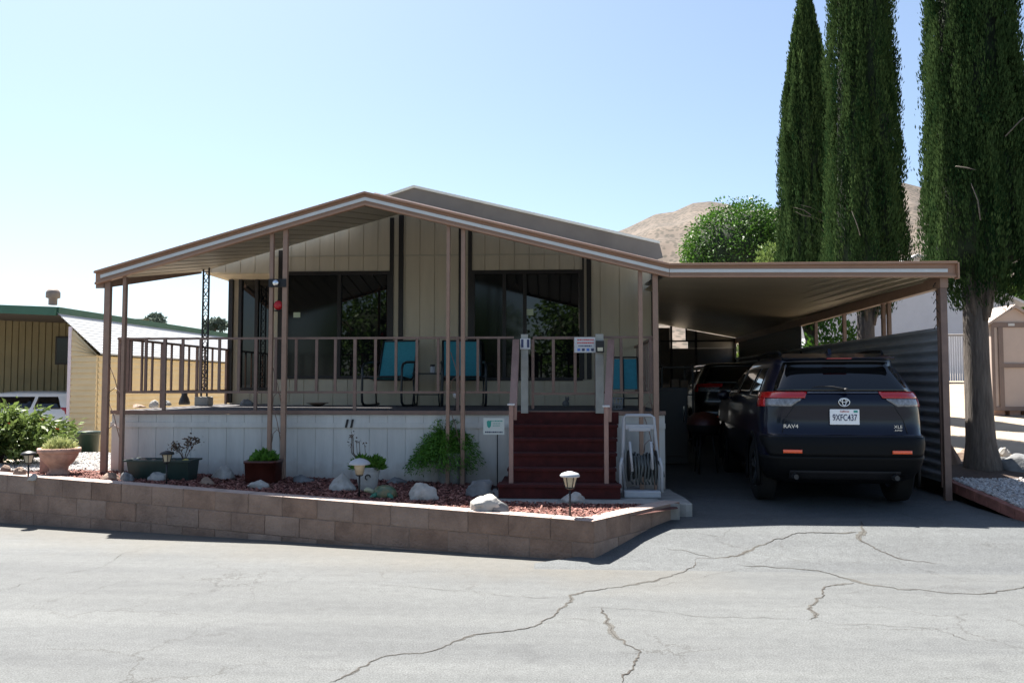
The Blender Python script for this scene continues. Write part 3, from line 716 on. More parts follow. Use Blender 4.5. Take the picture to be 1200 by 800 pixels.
# white strip painting the sunlit top edge of the right slope
gs = MB(); gs.prism([(RXF+.1, ptop(RXF+.1)+.03), (RE.x-.05, RE.z+.035), (RE.x-.05, RE.z+.005), (RXF+.1, ptop(RXF+.1)+.003)], 'y', YF+.05, YF+.08); gs.build('lit_roof_edge', M['stripe'], pc)
def scroll(mb, x0, x1, z0, z1, y):
    xm = (x0+x1)/2; w_ = (x1-x0)
    for s in (0, 1):
        za, zb = (z0, z1) if s == 0 else (z1, z0)
    pts = [(x0, y, z0), (x0+w_*.1, y, z0+.10), (x0+w_*.5, y, z0+.15), (x1-w_*.1, y, z0+.10), (x1, y, z0+.02)]
    mb.tube(pts, .005, 5)
    mb.tube([(x0, y, z0+.45), (xm, y, z0+.25), (x1, y, z0-.05)], .005, 5)
PAIRS = [(124.5, 9, 144.5, 5), (317, 5.5, 333, 7), (525, 5, 542.5, 6), (751, 6, 768.5, 7.5)]
for i, (pa, wa, pb, wb) in enumerate(PAIRS):
    yp = YF+.085
    X = []
    for (pp, ww) in ((pa, wa), (pb, wb)):
        x = PY(pp, 440, yp).x; hw = ww/F*yp/2*.8; zt = ptop(x)-FH+.01; X.append(x)
        m = MB(); m.box(x-hw, x+hw, yp-.03, yp+.03, bedz(x)-.03, zt); m.build('post', M['tan_post'], pc, bevel=.003)
    m = MB()
    for zc in ((1.0, 2.0) if i != 2 else (1.0, 2.55)):
        scroll(m, X[0]+.03, X[1]-.02, bedz(X[0])+zc*.45, 0, yp)
    m.build('scroll_bracket', M['rail'], pc)
# black iron lattice post
ix = PY(239.5, 440, YW-.5).x; iy = YW-.5; m = MB()
for dx in (-.045, .045): m.box(ix+dx-.011, ix+dx+.011, iy-.011, iy+.011, ZDK+.12, zG+.02)
z = ZDK+.2
while z < zG-.2:
    m.tube([(ix-.04, iy, z), (ix+.005, iy, z+.06), (ix+.035, iy, z+.12), (ix, iy, z+.17), (ix-.035, iy, z+.11), (ix-.005, iy, z+.05), (ix+.04, iy, z)], .008, 5); m.bar((ix-.045,iy,z+.19),(ix+.045,iy,z+.19),.012,.012); z += .21
m.build('iron_post', M['iron'], pc)
m = MB(); m.box(ix-.11, ix+.11, iy-.10, iy+.10, ZDK+.001, ZDK+.14); m.build('post_footing', M['concrete'], pc, bevel=.015)
# string-light cable or wire between pairs is left to the brackets

# ---- carport
cp = thing('carport', 'flat tan carport with pale striped fascia over the driveway cars', 'carport', (3.0, YF, .3))
YCB = 21.3
c0 = (RE.x+.0, YF+.05, RE.z-FH+.05); c1 = (CE.x-.03, YF+.05, CE.z-FH+.03)
BRz = PY(861, 396, YCB); BLq = PY(774, 380, YCB); slp = (BRz.z-BLq.z)/(BRz.x-BLq.x); BLx = HX1; BLz = BRz.z+slp*(BLx-BRz.x)
def cz_(x, y):
    v = (y-YF)/(YCB-YF); u = (x-c0[0])/(c1[0]-c0[0]); ub = (x-BLx)/(BRz.x-BLx)
    return lerp(lerp(c0[2], c1[2], u), lerp(BLz, BRz.z, ub), v)
def cxr(y): return lerp(CE.x-.03, BRz.x+.06, (y-YF)/(YCB-YF))
def ceiling():
    V = []; xs = 40; ys = frange(YF+.05, YCB, 30); t_ = .06
    for y in ys:
        for i in range(xs+1):
            x = lerp(RE.x if y < YB else HX1-.05, cxr(y), i/xs); V.append((x, y, cz_(x, y)+.012*math.sin(y*1.1+x*.6)))
    n = xs+1; Fq = [(j*n+i, j*n+i+1, (j+1)*n+i+1, (j+1)*n+i) for j in range(len(ys)-1) for i in range(xs)]
    np_mesh('ceiling_panel', V, Fq, M['ceil'], cp, smooth=True)
    V2 = [(v[0], v[1], v[2]+.08) for v in V]; np_mesh('roof', V2, Fq, M['roofwhite'], cp)
ceiling()
rb = MB()
for i in range(7):      # exposed pan ribs near the right eave
    x = CE.x-.12-i*.2
    rb.hexa([(x-.02,YF+.06,cz_(x,YF)-.035),(x+.02,YF+.06,cz_(x,YF)-.035),(x-.2-.0+.02,YF+4.6-i*.55,cz_(x-.2,YF+4.6)-.012),(x-.2-.02,YF+4.6-i*.55,cz_(x-.2,YF+4.6)-.012),
             (x-.02,YF+.06,cz_(x,YF)+.01),(x+.02,YF+.06,cz_(x,YF)+.01),(x-.2+.02,YF+4.6-i*.55,cz_(x-.2,YF+4.6)+.03),(x-.2-.02,YF+4.6-i*.55,cz_(x-.2,YF+4.6)+.03)])
rb.build('roof_ribs', M['ceil'], cp)
f1 = MB(); cf = [(RE.x, RE.z), (CE.x, CE.z)]
fascia(f1, [(RE.x+.002, RE.z), (CE.x, CE.z)], YF, FH, 0, 1, .045); f1.box(RE.x+.002, CE.x, YF-.05, YF-.0005, RE.z-.028, RE.z); f1.prism([(RE.x+.002, RE.z-FH+.03), (CE.x, CE.z-FH+.03), (CE.x, CE.z-FH), (RE.x+.002, RE.z-FH)], 'y', YF-.022, YF-.0005)
f1.box(CE.x, CE.x+.02, YF-.05, YF+.045, CE.z-FH-.02, CE.z+.005)
fo = f1.build('fascia', M['tan'], cp, bevel=.004)
f2 = MB(); fascia(f2, [(RE.x+.006, RE.z), (CE.x-.10, CE.z)], YF-.016, FH, .40, .64, .015, 0); f2.build('pale_stripe', M['stripe'], fo)
bm_ = MB(); rz0 = CE.z-FH-.0; 
def beam(mb, a, b, w_, h_): 
    mb.hexa([(a[0]-w_/2,a[1],a[2]-h_),(a[0]+w_/2,a[1],a[2]-h_),(b[0]+w_/2,b[1],b[2]-h_),(b[0]-w_/2,b[1],b[2]-h_),(a[0]-w_/2,a[1],a[2]),(a[0]+w_/2,a[1],a[2]),(b[0]+w_/2,b[1],b[2]),(b[0]-w_/2,b[1],b[2])])
FX0 = PY(1107, 440, YF+.1).x
beam(bm_, (FX0+.0, YF+.05, CE.z-FH+.02), (BRz.x+.02, YCB, BRz.z-.01), .09, .13); bm_.build('side_beam', M['tan_post'], cp)
def fx(y): return lerp(FX0, BRz.x+.02, (y-YF)/(YCB-YF))
def bz_(y): return lerp(CE.z-FH-.11, BRz.z-.14, (y-YF)/(YCB-YF))
for (pp, tz, w_) in ((1107, 0, .075), (1101, 0, .02), (1096, 0, .02), (1038, 0, .045), (1031.5, 0, .045), (986, 0, .05), (953, 0, .05), (923, 0, .06)):
    if pp >= 1095: y = YF+.10+(1107-pp)*.02
    else:
        y = YF+.1
        for _ in range(20): y = (fx(y)/ (ray(pp, 380).x/ray(pp, 380).y))
    x = fx(y); m = MB(); z0 = drivez(x, y)+.0 if pp < 1095 or pp > 1105 else 2.2
    m.box(x-w_/2+ (.045 if pp != 1107 else 0), x+w_/2+(.045 if pp != 1107 else 0), y-.03, y+.03, z0, bz_(y)+.005); m.build('post', M['tan_post'] if pp != 1107 else M['rail'], cp)
y = YF+.17
for i in range(6):
    m = MB(); m.tube([(FX0-.075, y, 2.25+i*.1), (FX0-.05, y, 2.3+i*.1), (FX0-.02, y, 2.25+i*.1)], .006, 5); m.build('scroll_bracket', M['iron'], cp)
# slatted screen above the fence near the back
m = MB(); ya, yb = 15.6, 20.8
for i in range(9): m.hexa([(fx(ya)-.03,ya,1.95+i*.085),(fx(ya)+.0,ya,1.95+i*.085),(fx(yb)+.0,yb,1.95+i*.085),(fx(yb)-.03,yb,1.95+i*.085),(fx(ya)-.03,ya,2.033+i*.085),(fx(ya)+.0,ya,2.033+i*.085),(fx(yb)+.0,yb,2.033+i*.085),(fx(yb)-.03,yb,2.033+i*.085)])
m.v = [v if v[1] > 17 or True else v for v in m.v]
m.build('slat_screen', M['brown_trim'], cp)
# back end frame and panels
yb = YCB-.1
def bx_(pa, pb, ya_, yb_, y=yb, th=.04): 
    a = PY(pa, yb_, y); b = PY(pb, ya_, y); return (a.x, b.x, y, y+th, a.z, b.z)
m = MB(); m.box(*bx_(774, 862, 398.5, 400.5)); 
for pp in (787, 816, 862): m.box(*bx_(pp-.8, pp+.8, 382 if pp < 800 else (388 if pp < 850 else 396), 470))
m.box(*bx_(803.5, 805, 385, 400)); m.build('back_frame', M['brown_trim'], cp)
m = MB(); m.box(*bx_(772, 862, 408, 480, yb+.05)); m.box(*bx_(740, 785, 384, 480, yb+.06)); m.build('back_panel', mat('grey_panel', (.16,.15,.14), .8, .1), cp)
m = MB(); m.box(*bx_(806, 862, 400, 408, yb+.05)); m.prism([(PY(805,400,yb).x, PY(805,400,yb).z), (PY(862,400,yb).x, PY(862,400,yb).z), (PY(862,396,yb).x, PY(862,396,yb).z), (PY(805,386,yb).x, PY(805,386,yb).z)], 'y', yb+.05, yb+.07); m.build('light_panel', mat('translucent_sheet', (.42,.40,.36), .6, .06), cp)

# ---- corrugated fence
def corr():
    t = thing('corrugated_fence', 'grey horizontally corrugated metal fence beside the dark blue car', 'fence', (FX0, YF, .3))
    z0f = PY(1107, 566, YF+.1).z; z1f = PY(1107, 383, YF+.1).z; m = MB(); N = 15; n = N*8; vs = []; ys = [YF+.14, 13, 16, YCB]
    for y in ys:
        a = z0f+ (y-YF)*.02; b = z1f+(y-YF)*.0
        for i in range(n+1):
            u = i/n; vs.append((fx(y)-.02+.032*math.sin(2*math.pi*N*u), y, lerp(a, b, u)))
    m.add(vs, [(j*(n+1)+i, (j+1)*(n+1)+i, (j+1)*(n+1)+i+1, j*(n+1)+i+1) for j in range(len(ys)-1) for i in range(n)], 0, True)
    m.build('corrugated_sheet', M['corr'], t)
    m = MB(); m.box(FX0-.05, FX0+.035, YF+.125, YF+.15, z0f-.05, z1f-.01); m.build('fence_post', M['rail'], t)
    for y in (12.5, 15.5, 18.5): m = MB(); m.box(fx(y)+.01, fx(y)+.055, y, y+.05, z0f, z1f-.03); m.build('fence_post', M['rail'], t)
corr()

# ------------------------------------------------------------------ deck, railing, steps
DL = PY(131, 481, YD).x; DRr = PY(779, 482, YD).x
deck = thing('porch_deck', 'raised porch with white grooved skirting and dark carpeted floor', 'porch', ((DL+DRr)/2, YD, .4))
m = MB(); m.box(DL, DRr, YD, YW-.005, ZDK-.04, ZDK); m.box(DL, MX0-.01, YW-.004, YR-.002, ZDK-.04, ZDK); m.build('deck_floor', M['deckfloor'], deck)
m = MB(); SX0, SX1 = PY(592, 500, YD).x, PY(724, 500, YD).x
panel(m, DL, DRr, lambda x: bedz(x)-.03, ZDK-.045, YD+.005, .225, phase=.12, gd=.006, gw=.009)
m.box(DL, DL+.03, YD+.04, YR, .3, ZDK-.045); m.box(DRr-.03, DRr, YD+.04, YW, .2, ZDK-.045)
m.build('skirting', M['white_skirt'], deck)
m = MB(); zt = PY(400, 495, YD).z; zt2 = PY(400, 501, YD).z
m.box(DL-.01, DRr+.005, YD-.012, YD+.003, zt2, zt); m.box(DL-.01, DRr+.01, YD-.02, YD-.001, ZDK-.04, ZDK+.006, 1)
m.build('skirting_trim', [M['white_skirt'], M['rail']], deck)
# house number painted on the skirting
def text(s, size, m, parent, loc, rot=(R(90),0,0), ext=.002, name='lettering', shear=0, align='CENTER', sx=1, bold=0):
    c = bpy.data.curves.new(name, 'FONT'); c.body = s; c.size = size; c.extrude = ext; c.align_x = align; c.align_y = 'CENTER'; c.shear = shear; c.offset = bold
    o = bpy.data.objects.new(name, c); COL.objects.link(o)
    dg = bpy.context.evaluated_depsgraph_get(); me = bpy.data.meshes.new_from_object(o.evaluated_get(dg)); bpy.data.objects.remove(o); bpy.data.curves.remove(c)
    for v in me.vertices: v.co.x *= sx
    me.materials.clear(); me.materials.append(m); q = bpy.data.objects.new(name, me); COL.objects.link(q)
    q.parent = parent; off = Vector((0,0,0)); p = parent
    while p is not None: off += p.location; p = p.parent
    q.location = Vector(loc)-off; q.rotation_euler = rot; return q
p = PY(408.5, 496.5, YD-.02); text('11', .13, M['black'], deck, p, shear=.22, name='house_number', bold=.007)
# railing
railing = MB(); zrt = PY(450, 395.5, YD).z; zrb = PY(450, 459.5, YD).z
yr = YD+.03; RX1 = PY(602, 440, YD).x; RX2 = PY(704, 440, YD).x; RX3 = PY(771, 440, YD).x; RL0 = PY(136, 440, YD).x
for (a, b) in ((RL0, RX1), (RX2, RX3)):
    railing.box(a, b, yr-.018, yr+.018, zrt-.016, zrt+.010); railing.box(a, b, yr-.015, yr+.015, zrb-.014, zrb+.014)
# left side return
sx_ = DL+.05; p1 = PY(268, 411, YR); 
railing.hexa([(sx_-.018,YD+.05,zrt-.016),(sx_+.018,YD+.05,zrt-.016),(HX0-.02,YR-.02,zrt-.016),(HX0-.056,YR-.02,zrt-.016),(sx_-.018,YD+.05,zrt+.016),(sx_+.018,YD+.05,zrt+.016),(HX0-.02,YR-.02,zrt+.016),(HX0-.056,YR-.02,zrt+.016)])
railing.hexa([(sx_-.015,YD+.05,zrb-.014),(sx_+.015,YD+.05,zrb-.014),(HX0-.02,YR-.02,zrb-.014),(HX0-.05,YR-.02,zrb-.014),(sx_-.015,YD+.05,zrb+.014),(sx_+.015,YD+.05,zrb+.014),(HX0-.02,YR-.02,zrb+.014),(HX0-.05,YR-.02,zrb+.014)])
# right side return
railing.box(RX3-.02, RX3+.015, yr+.019, YW-.02, zrt-.016, zrt+.016); railing.box(RX3-.015, RX3+.015, yr+.019, YW-.02, zrb-.014, zrb+.014)
ro = railing.build('railing', M['rail'], deck)
bal = MB(); bal.box(-.0165, .0165, -.011, .011, zrb+.014, zrt-.016)
b0 = bal.build('baluster', M['rail'], ro, keep=True); post = MB(); post.box(-.019, .019, -.017, .017, ZDK, zrt-.016); p0 = post.build('railing_post', M['rail'], ro, keep=True)
rooff = Vector(deck.location); used = {'b': False, 'p': False}
def put(src, key, x, y, rz=0):
    if used[key]: o = src.copy(); COL.objects.link(o); o.parent = ro
    else: o = src; used[key] = True
    o.location = Vector((x, y, 0))-rooff; o.rotation_euler = (0, 0, rz)
for q in (150,171,193,214,235,257,280,300,323,347,371,393,416,440,464,488.5,513.5,536.5,560,584.5):
    x = PY(q, 430, yr).x
    put(p0 if q in (193,300,416,536.5) else b0, 'p' if q in (193,300,416,536.5) else 'b', x, yr)
for q in (728, 762): put(b0, 'b', PY(q, 430, yr).x, yr)
for q in (704.5, 770): put(p0, 'p', PY(q, 430, yr).x, yr)
for i in range(13):
    v = (i+.0)/12.3; y = lerp(YD+.07, YR-.05, v); x = lerp(sx_, HX0-.038, v)
    put(p0 if i in (0, 4, 8, 12) else b0, 'p' if i in (0, 4, 8, 12) else 'b', x, y, R(90))
for i in range(9): put(b0, 'b', RX3, lerp(YD+.3, YW-.25, i/8), R(90))
# gate at the stair head
gate = MB(); ga, gb = PY(624, 440, YD).x, PY(699, 440, YD).x; gy = YD+.10
gate.box(ga, gb, gy-.014, gy+.014, zrt-.02, zrt+.012); gate.box(ga, gb, gy-.014, gy+.014, zrb-.03, zrb-.004)
for q in (624.5, 648.5, 674, 698.5): x = PY(q, 440, gy).x; gate.box(x-.018, x+.018, gy-.012, gy+.012, zrb-.005 if 630<q<690 else ZDK+.03, zrt-.021)
gate.build('gate', M['rail'], deck)
gpm = mat('grey_white_post', (.30,.30,.27), .7, .12, 8)
for q, w_ in ((616.5, .075), (704.3, .085)):
    m = MB(); x = PY(q, 440, YD-.05).x; m.box(x-w_*.8, x+w_*.35, YD-.11, YD-.025, ZDK-.02, zrt+.03); m.build('gate_post', gpm, deck, bevel=.004)

m = MB(); p = PY(703, 406, YD-.13); m.box(p.x-.05, p.x+.05, YD-.15, YD-.112, p.z-.07, p.z+.07); bb = m.build('letter_box', M['black'], deck)
m = MB(); m.box(p.x-.03, p.x+.035, YD-.156, YD-.151, p.z-.055, p.z-.012); m.build('letter_box_label', mat('cream_tag', (.6,.55,.4), .6, 0), bb)
# signs
pA = PY(609.5, 396.5, YD-.13); pB = PY(621.5, 409, YD-.13)
s1 = thing('number_sign', 'small white house number 11 sign at top of left stair post', 'sign', ((pA.x+pB.x)/2, YD-.12, pB.z))
m = MB(); m.box(pA.x, pB.x, YD-.128, YD-.112, pB.z, pA.z); pl = m.build('sign_plate', M['white'], s1, bevel=.002)
text('11', .125, M['ink'], s1, ((pA.x+pB.x)/2, YD-.13, (pA.z+pB.z)/2), name='number', bold=.006, sx=1.15)
pA = PY(673, 395, YD-.10); pB = PY(698.5, 413, YD-.10)
s2 = thing('notice_sign', 'white rectangular notice with small coloured icons hung on the gate', 'sign', ((pA.x+pB.x)/2, YD-.1, pB.z))
m = MB(); m.box(pA.x, pB.x, YD-.10, YD-.09, pB.z, pA.z); m.build('sign_plate', M['white'], s2)
W_ = pB.x-pA.x; H_ = pA.z-pB.z; cxs = (pA.x+pB.x)/2
for i, (s_, mm) in enumerate((('PLEASE REMOVE', M['redink']), ('ALL SHOES AND DO', M['redink']), ('NOT LET DOG OUT', M['ink']))):
    pass
m = MB(); rr = random.Random(2)
for i in range(3):
    z = pA.z-H_*(.17+.2*i); x = pA.x+W_*(.14+.05*(i==2)); xe = pB.x-W_*(.10+.08*(i==2))
    while x < xe:
        ln = rr.uniform(.006, .022); m.box(x, min(xe, x+ln), YD-.1015, YD-.1002, z-.008, z+.008, 0 if i < 2 else 1); x += ln+.006
for i, mi in enumerate((2, 1, 2, 1)): x = pA.x+W_*(.14+.21*i); m.box(x, x+W_*.13, YD-.1015, YD-.1002, pB.z+H_*.10, pB.z+H_*.27, mi)
m.build('printed_lines', [M['redink'], M['ink'], M['blueink']], s2)

# steps
NS = 6; SYF = 9.02; z0s = .365; steps = thing('steps', 'flight of dark red carpeted steps up to the porch', 'steps', ((SX0+SX1)/2, SYF, z0s))
BX0, BX1 = PY(586, 560, SYF).x, PY(724, 560, SYF).x; TX0, TX1 = PY(606, 490, YD).x, PY(720, 490, YD).x
rise = (ZDK-z0s)/NS; run = (YD-.03-SYF)/(NS-1)
m = MB()
for i in range(NS-0):
    if i == NS-1: break
    f = i/(NS-1); xa = lerp(BX0+.06 if i else BX0-.03, TX0-.05, f); xb = lerp(BX1-.02 if i else BX1+.04, TX1+.05, f); ya = SYF+run*i
    zz = z0s+rise*(i+1)
    m.box(xa+.01, xb-.01, ya+.02, YD-.025, z0s+.001+rise*i, zz-.03); m.box(xa, xb, ya-.005, ya+run+.03 if i < NS-2 else YD-.022, zz-.03, zz)
xa, xb = TX0-.05, TX1+.05; m.box(xa, xb, YD-.024, YD+.0-.0205, z0s+rise*(NS-1)+.0, ZDK-.005)
m.build('treads', M['carpet'], steps, bevel=.012)
for (pp, tp, yt, yb_) in ((599, 606, 475, 567), (710.5, 708, 477, 566)):
    ny = SYF+.13; x = PY(pp, 520, ny).x; zt_ = PY(pp, yt, ny).z; h = MB(); h.box(x-.024, x+.024, ny-.024, ny+.024, z0s+rise, zt_)
    nw = h.build('newel_post', M['handrail'], steps, bevel=.004)
    h = MB(); h.box(x-.04, x+.04, ny-.04, ny+.04, zt_, zt_+.022); h.build('post_cap', M['white'], nw, bevel=.006)
    xt = PY(tp, 440, YD).x + (0 if pp < 650 else .09)
    h = MB(); 
    a = Vector((x, ny+.025, zt_-.01)); b = Vector((xt-.02, YD-.08, zrt-.03))
    h.hexa([a+Vector((-.022,0,-.15)), a+Vector((.06,0,-.15)), b+Vector((.05,0,-.20)), b+Vector((-.03,0,-.20)), a+Vector((-.022,0,-.01)), a+Vector((.06,0,-.01)), b+Vector((.05,0,0)), b+Vector((-.03,0,0))])
    h.build('handrail', M['handrail'], steps)

# ------------------------------------------------------------------ porch furniture
def make_chair():
    t = thing('patio_chair', 'x', 'chair')
    S = .64   # width
    # seat and back of stretched fabric, slightly curved
    V = MB(); n = 8; vs = []; sp = [(-.27,.43),(-.25,.445),(0,.425),(.19,.41),(.235,.43),(.27,.50),(.33,.72),(.40,.98),(.405,.995)]
    sp = [(-.25,.445),(-.05,.425),(.15,.405),(.215,.415),(.26,.47)]
    bp = [(.235,.46),(.28,.60),(.34,.80),(.41,1.0)]
    def sheet(profile, name):
        mb = MB(); vs = []
        for (y, z) in profile:
            for i in range(n+1): u = i/n; x = (u-.5)*(S-.07); sag = -.012*math.sin(math.pi*u); vs.append((x, y-sag*.3, z+sag))
        N = len(profile); vs2 = [(a, b+.004, c-.008) for a, b, c in vs]; W_ = n+1
        fs = [(j*W_+i, j*W_+i+1, (j+1)*W_+i+1, (j+1)*W_+i) for j in range(N-1) for i in range(n)]
        mb.add(vs, fs, 0, True); mb.add(vs2, fs, 0, True); return mb.build(name, M['chair_sling'], t)
    sheet(sp, 'seat'); sheet(bp, 'backrest')
    fr = MB()
    for s in (-1, 1):
        x = s*(S/2-.03); fr.tube([(x,-.27,.445),(x,-.05,.42),(x,.15,.40),(x,.235,.44),(x,.28,.6),(x,.34,.8),(x,.41,1.0)], .017, 8)
    fr.tube([(-S/2+.03,-.265,.44),(S/2-.03,-.265,.44)], .013, 8); fr.tube([(-S/2+.03,.41,1.0),(S/2-.03,.41,1.0)], .013, 8); fr.tube([(-S/2,.1,.39),(S/2,.1,.39)], .012, 8)
    fr.build('frame', M['chair_frame'], t)
    for s in (-1, 1):
        x = s*S/2; a = MB()
        a.tube([(x,.30,.66),(x,.18,.665),(x,-.08,.655),(x,-.20,.63),(x,-.245,.57),(x,-.25,.45),(x,-.26,.20),(x,-.25,.07),(x,-.20,.022),(x,-.10,.013),(x,.18,.013),(x,.30,.03)], .019, 8)
        a.tube([(x,.16,.40),(x,.20,.2),(x,.22,.015)], .012, 8)
        a.build('arm_and_runner', M['chair_frame'], t)
    return t
ch = make_chair()
p = PZ(457, 474.5, ZDK); yc = 12.35
ch.location = (PY(453, 440, yc-.2).x, yc, ZDK+.002); ch.rotation_euler = (0, 0, R(-14))
tag(ch, 'teal sling porch chair left of the little black table', None, 'teal porch chairs')
c2 = copy_tree(ch); c2.location = (PY(541, 440, yc-.2).x, yc, ZDK+.002); c2.rotation_euler = (0, 0, R(10)); tag(c2, 'teal sling porch chair just right of the little black table', None, 'teal porch chairs')
# side table
tx, ty = PY(501, 440, yc).x, yc+.05; tb = thing('side_table', 'small black metal side table between the two teal chairs', 'table', (tx, ty, ZDK))
m = MB(); zt_ = PY(500, 437, ty).z; m.box(tx-.21, tx+.21, ty-.2, ty+.2, zt_-.02, zt_); m.build('table_top', M['chair_frame'], tb, bevel=.004)
for sx in (-1, 1):
    for sy in (-1, 1):
        m = MB(); m.tube([(tx+sx*.18, ty+sy*.17, zt_-.02), (tx+sx*.185, ty+sy*.18, ZDK+.2), (tx+sx*.2, ty+sy*.19, ZDK+.002)], .011, 7); m.build('leg', M['chair_frame'], tb)
m = MB(); m.box(tx-.18, tx+.18, ty-.17, ty+.17, ZDK+.17, ZDK+.182); m.build('shelf', M['chair_frame'], tb)
jx = PY(507, 430, ty).x; jar = thing('candle_jar', 'small white labelled jar with dark lid standing on side table', 'jar', (jx, ty, zt_))
m = MB(); m.lathe([(.001,0),(.036,0),(.038,.01),(.038,.085),(.034,.10),(.001,.10)], (jx, ty, zt_+.001), 16); m.build('jar_body', M['white_plastic'], jar)
m = MB(); m.lathe([(.001,0),(.036,0),(.036,.025),(.001,.026)], (jx, ty, zt_+.102), 16); m.build('lid', M['black'], jar)
# pale globe lamp near the railing
p = PY(534.5, 467, YD+.25); gl = thing('globe_lamp', 'white ball lamp on thin stem beside middle tan posts', 'lamp', (p.x, YD+.25, ZDK))
m = MB(); m.lathe([(math.sin(math.pi*i/10)*.042+.0005, -math.cos(math.pi*i/10)*.042) for i in range(11)], (p.x, YD+.25, p.z+.045), 16); m.build('globe', M['white'], gl)
m = MB(); m.tube([(p.x,YD+.25,ZDK+.002),(p.x,YD+.25,p.z+.01)], .008, 6); m.lathe([(.001,0),(.04,0),(.03,.02),(.001,.022)], (p.x,YD+.25,ZDK+.001), 12); m.build('stem', M['black'], gl)
# folded teal loungers at the right end of the porch
px0, px1 = PY(714, 440, 11.3).x, PY(747, 440, 11.3).x; zz0 = PY(730, 456, 11.3).z; zz1 = PY(730, 420, 11.3).z
fc = thing('folding_chair', 'folded teal camp chair propped at right end of the porch', 'chair', ((px0+px1)/2, 11.3, ZDK))
m = MB(); m.hexa([(px0,11.3,zz0),(px1,11.3,zz0),(px1,11.33,zz0),(px0,11.33,zz0),(px0,11.42,zz1),(px1,11.42,zz1),(px1,11.45,zz1),(px0,11.45,zz1)]); m.build('backrest', M['bright'], fc, bevel=.008)
m = MB()
for x in (px0-.012, (px0+px1)/2, px1+.012): m.tube([(x, 11.25, ZDK+.012), (x, 11.29, zz0), (x, 11.41, zz1+.02)], .011, 7)
m.tube([(px0-.012,11.41,zz1+.02),(px1+.012,11.41,zz1+.02)], .011, 7); m.tube([(px0-.012,11.27,zz0-.12),(px1+.012,11.27,zz0-.12)], .011, 7)
m.build('frame', M['chair_frame'], fc)
m = MB()
for i in range(6): x = lerp(px0+.05, px1-.05, i/5); m.box(x-.003, x+.003, 11.285, 11.30, zz0+.02, zz0+.04)
# knick-knacks
def blobmesh(seed, sx, sy, sz, rough=.26, sub=4, flat=.25):
    bm = bmesh.new(); bmesh.ops.create_icosphere(bm, subdivisions=sub, radius=1); off = Vector((seed*3.1, seed*1.7, seed*.9)); rq = random.Random(seed); planes = [(Vector((rq.uniform(-1,1), rq.uniform(-1,1), rq.uniform(-.3,1))).normalized(), rq.uniform(.72,.95)) for _ in range(7)]
    for v in bm.verts:
        d = v.co.normalized(); f = 1+rough*mnoise.noise(d*1.2+off)*1.8+rough*.7*mnoise.noise(d*2.9+off)+rough*.3*(.4-abs(mnoise.noise(d*5+off)))+rough*.2*mnoise.noise(d*11+off)
        for q in planes: f = min(f, q[1]/max(.2, d.dot(q[0])))
        # facets
        c = d*f; c.x *= sx; c.y *= sy; c.z *= sz
        if c.z < -sz*flat: c.z = -sz*flat+(c.z+sz*flat)*.15
        v.co = c
    for f in bm.faces: f.smooth = True
    me = bpy.data.meshes.new('rock'); bm.to_mesh(me); bm.free(); return me
def rock(px, py, w_, h_, m, label, seed, name='rock', group='rocks in the mulch bed', hf=BH, dz=0, cat='rock', depth=.8):
    p = hf(px, py) if callable(hf) else hf
    D = p.y; sx = w_/F*D/2*1.02; sz = h_/F*D/1.32; me = blobmesh(seed, sx, sx*depth, sz); me.materials.append(m)
    o = bpy.data.objects.new(name, me); COL.objects.link(o); o.location = (p.x, p.y+sx*depth*.6, p.z+sz*.25+dz-.004); o.rotation_euler = (0, 0, seed*.0)
    return tag(o, label, cat, group)
W_R, G_R, T_R = M['rock_w'], M['rock_g'], M['rock_t']
for a in ((181,564,24,13,W_R,'pale oval rock in front of the long green trough planter',1),
          (148,565,17,13,G_R,'small grey rock at the foot of the thin left corner post',2),
          (127,563,20,11,T_R,'flat tan brick-like rock beside the wide left corner post',3),
          (261,562,26,18,W_R,'pale rounded rock against the skirting right of the trough planter',4),
          (241,569,18,11,T_R,'small brown rock leaning beside the pale rounded rock',5),
          (301,573,27,12,W_R,'smooth flat pale rock in front of the red square pot',6),
          (352,566,24,10,G_R,'low dusty rock against the skirting right of the red pot',7),
          (398,576,30,20,W_R,'angular whitish rock left of the mushroom garden light',8),
          (462,567,22,9,G_R,'flat grey rock behind the glazed tortoise ornament',9),
          (496,587,33,24,W_R,'tilted grey-pink rock in front of the fern',10),
          (561,583,32,24,G_R,'blue-grey rock behind the sunlit white rock',11),
          (567,600,36,24,W_R,'sunlit white rock by the front edge of the bed',12),
          (583,601,26,13,G_R,'small grey wedge rock against the sunlit white rock',13),
          (671,591,27,14,W_R,'smooth cream rock behind the coach garden light',14),
          (22,560,16,13,T_R,'sunlit tan rock at left end of the wall by the garden light',15),
          (4,556,14,12,T_R,'brownish rock at far left edge under the leafy shrub',16),
          (38,562,13,8,W_R,'little pale rock between urn planter and garden light',17)):
    rock(a[0], a[1], a[2], a[3], a[4], a[5], a[6])
rock(180, 477, 11, 10, W_R, 'white shell-like stone on the sunny left corner of the porch', 21, 'stone', 'stones on the porch floor', lambda a, b: PZ(a, b, ZDK), 0, 'stone')
rock(161, 477, 14, 4, T_R, 'flat tan stone on the sunny left corner of the porch', 22, 'stone', 'stones on the porch floor', lambda a, b: PZ(a, b, ZDK), 0, 'stone')
rock(196, 474.5, 8, 6, G_R, 'tiny dark stone beside the dark porch vase', 23, 'stone', 'stones on the porch floor', lambda a, b: PZ(a, b, ZDK), 0, 'stone')
p = PZ(216, 474, ZDK); vz = MB(); vz.lathe([(.001,0),(.085,0),(.09,.03),(.07,.10),(.045,.15),(.05,.185),(.04,.185),(.035,.15),(.001,.12)], (p.x, p.y, ZDK+.001), 20)
tag(vz.build('vase', M['black']), 'squat dark vase on the porch behind the left railing', 'vase')
